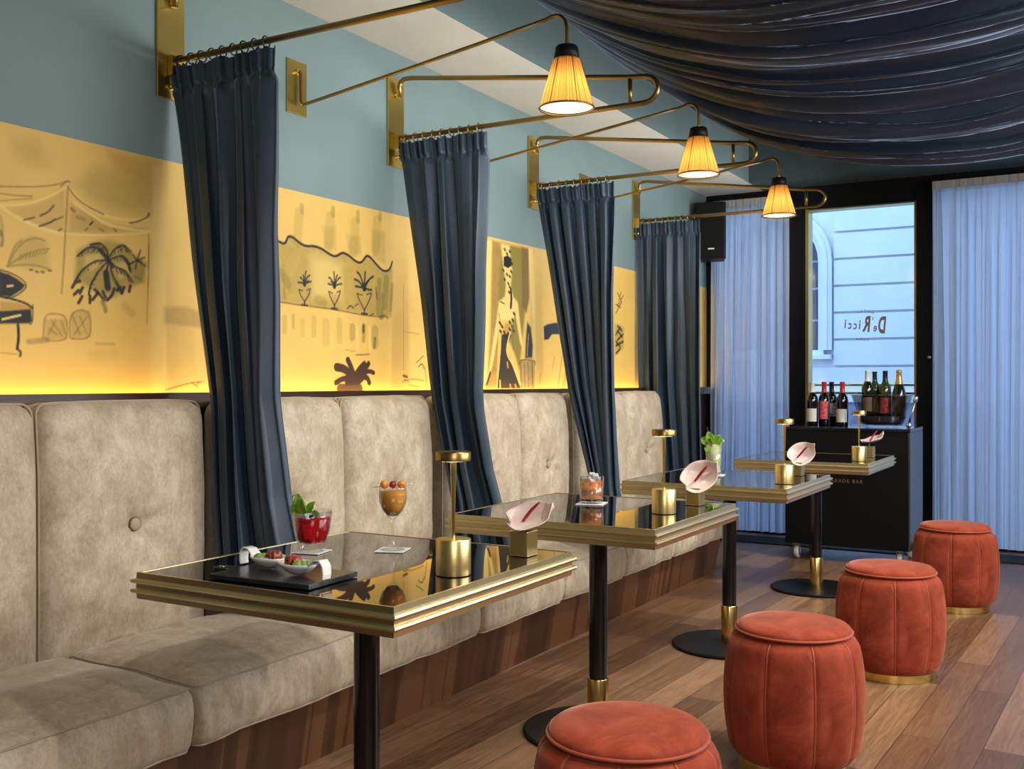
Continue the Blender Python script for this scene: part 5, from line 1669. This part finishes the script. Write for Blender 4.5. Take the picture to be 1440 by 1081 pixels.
# lime highball
t = thing('highball_glass', 'tall glass of pale lime drink with a mint sprig on the third table', 'drink', (-1.545, 4.46, CZ))
gp = [(1e-7, 0), (.031, 0), (.033, .002), (.037, .150), (.0358, .150), (.0318, .012), (1e-7, .010)]
MB().lathe(gp, 40, close=True).build('glass_body', M['glass'], t)
MB().lathe([(1e-7, .0105), (.0312, .0125), (.0352, .138), (1e-7, .138)], 40, close=True).build('drink', M['lime_drink'], t)
for (b, d, L, W) in [((-.012, -.005, .135), (-.75, -.1, .5), .055, .020), ((-.008, 0, .137), (-.2, -.3, .9), .060, .022), ((.0, -.004, .137), (.5, -.1, .75), .052, .022), ((.004, 0, .137), (.85, -.2, .4), .050, .020), ((-.004, -.01, .137), (.1, -.8, .6), .045, .020), ((-.012, -.012, .125), (-.2, -.9, -.5), .04, .018)]:
    lm = MB(); leaf_mesh(lm, b, d, (0, -1, .6), L, W); lm.build('mint_leaf', M['leaf'], t, solid=.0008)
MB().tube([(-.006, .006, .012), (-.034, .008, .215)], .003, 8).build('straw', M['berry'], t)
coaster(-1.545, 4.46, .047, 12, 'white square coaster under the tall lime drink')

# slate board with two tasting spoons
t = thing('slate_board', 'small black slate serving board on the nearest table', 'board', (-1.545, 1.648, TZ), math.radians(3))
MB().prism([(-.118, -.083), (.150, -.083), (.150, .083), (-.118, .083), (-.118, .022), (-.128, .018), (-.166, .016), (-.172, .010), (-.172, -.010), (-.166, -.016), (-.128, -.018), (-.118, -.022)], .0005, .011).build('board', M['slate'], t, bevel=.0015)
MB().lathe([(.0045, .0111), (.0075, .0111), (.0075, .0117), (.0045, .0117)], 16, (-.155, 0, 0), close=True).build('hanging_ring', M['silver'], t)


def spoon(x, y, rz, label, mirror):
    t = thing('tasting_spoon', label, 'spoon', (x, y, TZ + .0112), math.radians(rz), 'white tasting spoons')
    def bowl(u, v):
        a = 2 * PI * u
        k = v
        rr = 1.0
        r = k if k <= 1 else 1
        zz = .003 + .024 * r ** 2.3
        return (.050 * r * math.cos(a), .034 * r * math.sin(a), zz)
    MB().grid(bowl, 36, 9, closed_u=True).build('bowl', M['white_china'], t, solid=.0025)
    def handle(u, v):
        p = v
        xs = [-.046, -.060, -.078, -.088, -.090, -.088]
        zs_ = [.026, .038, .040, .030, .014, .002]
        q = p * 5; i = min(4, int(q)); f = q - i
        return (xs[i] + (xs[i + 1] - xs[i]) * f, (u - .5) * .026 * (1 - .15 * p), zs_[i] + (zs_[i + 1] - zs_[i]) * f)
    MB().grid(handle, 7, 26).build('handle', M['white_china'], t, solid=.003)
    for k in range(3):
        MB().ball((-.024 + .007 * k, .008 * (k - 1), .024), .012, 8, sq=(1.1, 1, .75)).build('herb', M['herb'], t)
    for k in range(2):
        MB().ball((-.004 + .012 * k, -.013, .019), .010, 8, sq=(1.2, 1, .8)).build('cream', M['cream'], t)
    for k in range(4):
        a = k * 1.5
        def roll(u, v):
            th = 2 * PI * u * 1.2
            r = .011 * (.6 + .4 * u)
            return (.014 + .006 * math.cos(a) + r * math.cos(th), .005 * math.sin(a) + (v - .5) * .022, .030 + r * .9 * math.sin(th) + .003 * math.sin(9 * v + a))
        MB().grid(roll, 14, 6).build('meat_slice', M['ham'], t, solid=.001)
    return t


spoon(-1.588, 1.668, -8, 'white tasting spoon on the slate with its handle curling to the wall side', False)
spoon(-1.480, 1.640, 172, 'white tasting spoon on the slate with its handle curling to the aisle side', True)


# ------------------------------------------------------------------ stools
def make_stool():
    t = thing('pouf_stool', None, 'stool', (0, 0, 0))
    n = 9
    def side(a, z):
        d = (a * n / (2 * PI)) % 1.0
        e = min(d, 1 - d)       # distance to the seam
        return 1 - .030 * math.exp(-(e / .045) ** 2) + .008 * math.sin(PI * d)
    pr = []
    for k in range(29):
        s = k / 28
        z = .034 + (.412 - .034) * s
        r = .172 + .036 * math.sin(PI * min(1, max(0, s * .96 + .03))) ** .55
        if s > .90: r -= .034 * ((s - .90) / .10) ** 1.8
        if s < .05: r -= .012 * (1 - s / .05)
        pr.append((r, z))
    MB().lathe(pr, 180, rfun=side).build('body', M['rust'], t)
    sm = MB()
    for k in range(n):
        a = 2 * PI * k / n
        sm.tube([(r * .972 * math.cos(a), r * .972 * math.sin(a), z) for r, z in pr], .0038, 7)
    sp_ = sm.build('piping', M['rust_pipe'], t)
    top = [(.166, .404), (.170, .412), (.168, .422), (.158, .430), (.12, .4365), (.06, .439), (1e-7, .4395)]
    MB().lathe(top, 64).build('seat', M['rust'], t)
    MB().tube([(.1715 * math.cos(2 * PI * k / 72), .1715 * math.sin(2 * PI * k / 72), .4105) for k in range(72)], .0042, 7, True).build('seat_piping', M['rust_pipe'], t)
    MB().lathe([(.158, 0), (.164, .001), (.164, .034), (.150, .034)], 72).build('base_ring', M['brass_gold'], t, autosmooth=40)
    return t


SP = [(-.892, 2.02, 8), (-.832, 3.13, 22), (-.757, 4.30, 5), (-.688, 5.72, 31)]
SL = ['rust velvet pouf stool nearest the camera, cut off by the lower edge', 'rust velvet pouf stool second from the camera', 'rust velvet pouf stool third from the camera, its brass ring lit', 'rust velvet pouf stool farthest from the camera, before the wide sheer curtain']
s0 = make_stool()
for i, (x, y, rz) in enumerate(SP):
    o = s0 if i == 0 else copy_tree(s0)
    o.location = (x, y, 0); o.rotation_euler = (0, 0, math.radians(rz))
    tag(o, SL[i], None, 'rust velvet stools')


# ------------------------------------------------------------------ wine trolley
TX0, TX1, TY0, TY1 = -1.855, -1.070, 6.75, 7.24
CH = .87
t = thing('wine_trolley', 'black wine trolley on castors in front of the tall window', 'trolley', ((TX0 + TX1) / 2, 7.0, 0))
hw = (TX1 - TX0) / 2
MB().box(-hw + .004, hw - .014, -.245, .24, .105, CH - .022).build('cabinet', M['black_satin'], t, bevel=.003)
MB().box(-hw, hw, -.25, .245, CH - .022, CH).build('top', M['black_leg'], t, bevel=.003)
MB().box(hw - .013, hw, -.25, .245, .105, CH - .023).build('side_panel', M['trolley_side'] if 'trolley_side' in M else M['black_leg'], t, bevel=.002)
MB().tube([(-hw - .045, -.10, .79), (-hw - .045, .16, .79)], .008, 10).tube([(-hw + .004, -.08, .79), (-hw - .045, -.08, .79)], .006, 8).tube([(-hw + .004, .14, .79), (-hw - .045, .14, .79)], .006, 8).build('handle', M['black_satin'], t)
lettering('CHARADE BAR', .030, M['gold_ink'], t, Matrix.Translation((-.02, -.2462, .528)) @ Matrix.Rotation(PI / 2, 4, 'X'), space=1.35)
for sx, sy in ((-1, -1), (1, -1), (-1, 1), (1, 1)):
    c = MB().box(-.025, .025, -.025, .025, .098, .104).box(-.006, .006, -.006, .006, .085, .10).build('castor', M['chrome'], t, loc=(sx * (hw - .07), sy * .19, 0))
    MB().lathe([(.026, -.015), (.043, -.013), (.045, -.007), (.045, .007), (.043, .013), (.026, .015)], 28, M=Matrix.Translation((0, 0, .0455)) @ Matrix.Rotation(PI / 2, 4, 'Y')).build('wheel', M['castor_tyre'], c)
    MB().lathe([(.025, -.0165), (.028, -.013), (.028, .013), (.025, .0165)], 20, M=Matrix.Translation((0, 0, .0455)) @ Matrix.Rotation(PI / 2, 4, 'Y')).build('hub', M['chrome'], c)
    MB().box(-.022, -.019, -.016, .016, .036, .098).box(.019, .022, -.016, .016, .036, .098).box(-.022, .022, -.016, .016, .094, .098).build('fork', M['chrome'], c)

WINE = [(1e-7, 0), (.034, 0), (.037, .003), (.037, .175), (.034, .195), (.022, .215), (.0155, .235), (.0145, .285), (.0155, .286), (.0155, .296), (1e-7, .297)]
CHAMP = [(1e-7, 0), (.040, 0), (.043, .003), (.043, .14), (.040, .175), (.026, .225), (.018, .255), (.0155, .30), (.017, .302), (.017, .315), (1e-7, .318)]


def bottle(x, y, z, label, body, foil, lab, lz=(.035, .115), prof=WINE, tilt=(0, 0), foil_z=.225, face=None):
    t = thing('wine_bottle' if prof is WINE else 'champagne_bottle', label, 'bottle', (x, y, z), 0, 'bottles on the wine trolley')
    t.rotation_euler = (math.radians(tilt[0]), math.radians(tilt[1]), 0)
    MB().lathe(prof, 32, close=True).build('glass_body', M[body], t)
    fp = [(r + .0008, h) for r, h in prof if h >= foil_z and r > 1e-6]
    if prof is WINE: fp = [(.0190, foil_z)] + fp if foil_z < .23 else fp
    MB().lathe(fp + [(1e-7, fp[-1][1] + .001)], 24, close=True).build('capsule', M[foil], t)
    if lab:
        R = prof[3][0] + .0008
        a0 = -PI / 2 - .25
        lb = MB().grid(lambda u, v: (R * math.cos(a0 + (u - .5) * 2.6), R * math.sin(a0 + (u - .5) * 2.6), lz[0] + (lz[1] - lz[0]) * v), 18, 2)
        lb.build('label', M[lab], t)
    return t


bz = CH
bottle(-1.742, 7.035, bz, 'dark wine bottle with white capsule and white label, at the window frame', 'bottle_black', 'foil_white', 'label_white', (.028, .115))
bottle(-1.672, 7.07, bz, 'dark wine bottle with red capsule and red label on the trolley', 'bottle_black', 'foil_red', 'label_red', (.045, .165))
bottle(-1.652, 7.20, bz, 'dark wine bottle with black capsule standing behind the red labelled one', 'bottle_black', 'foil_black', 'label_mixed', (.06, .15))
bottle(-1.540, 7.02, bz, 'dark wine bottle with red capsule and white label beside the carafe', 'bottle_black', 'foil_red', 'label_white', (.028, .115))
# carafe
t = thing('glass_carafe', 'clear glass carafe between the red wine bottles and the ice bucket', 'carafe', (-1.462, 7.17, bz))
MB().lathe([(1e-7, .0), (.060, .0), (.064, .004), (.060, .03), (.040, .10), (.022, .15), (.019, .20), (.024, .225), (.0225, .225), (.0175, .20), (.0205, .15), (.038, .10), (.057, .03), (.058, .007), (1e-7, .006)], 40, close=True).build('glass_body', M['glass'], t)
# ice bucket: wide clear oval tub
t = thing('ice_bucket', 'wide clear champagne bucket holding four bottles on the trolley', 'bucket', (-1.285, 7.00, bz))
sq = Matrix.Diagonal((1.42, 1.0, 1, 1))
MB().lathe([(1e-7, .012), (.085, .012), (.098, .03), (.115, .12), (.135, .205), (.140, .210), (.136, .212), (.130, .205), (.110, .12), (.094, .034), (.082, .018), (1e-7, .018)], 56, M=sq, close=True).build('tub', M['bucket_glass'], t)
MB().lathe([(.060, 0), (.075, .002), (.070, .012), (.055, .012)], 40, M=sq, close=True).build('foot', M['glass'], t)
MB().lathe([(1e-7, .019), (.080, .0192), (.090, .034), (.100, .07), (1e-7, .072)], 40, M=sq, close=True).build('ice', M['ice_bed'] if 'ice_bed' in M else M['ice'], t)
bottle(-1.372, 6.985, bz + .074, 'white wine bottle with white capsule and tan label in the bucket', 'bottle', 'foil_white', 'label_tan', (.03, .12), foil_z=.225)
bottle(-1.340, 7.075, bz + .068, 'green wine bottle half hidden behind others in the bucket', 'bottle_green', 'foil_black', 'label_tan', (.03, .12), tilt=(4, 0), foil_z=.24)
bottle(-1.267, 7.02, bz + .072, 'olive green wine bottle with black capsule in the bucket', 'bottle_green', 'foil_black', 'label_red', (.02, .12), foil_z=.225)
bottle(-1.176, 6.99, bz + .056, 'champagne bottle with gold foil neck in the bucket', 'bottle', 'foil_gold', None, prof=CHAMP, foil_z=.22)
# slim bar tool leaning by the bucket
t = thing('bar_tool', 'slim silvery bar tool leaning at the right side of the ice bucket', 'bar tool', (-1.112, 6.93, bz), 0)
t.rotation_euler = (0, math.radians(14), 0)
MB().tube([(0, 0, .03), (0, 0, .10), (0, 0, .17)], [.008, .006, .007], 10).build('shaft', M['silver'], t)
MB().ball((0, 0, .018), .018, 10, sq=(1, .7, 1)).build('bowl', M['silver'], t)
MB().lathe([(.011, .17), (.014, .18), (.014, .20), (.010, .21)], 14).build('grip', M['silver'], t)
mt = MB().box(-2.58, .95, 7.28, 7.60, 0, .008).build('floor_mat', M['mat'] if 'mat' in M else M['rubber'], None)
tag(mt, 'long black mat on the floor along the windows', 'mat')
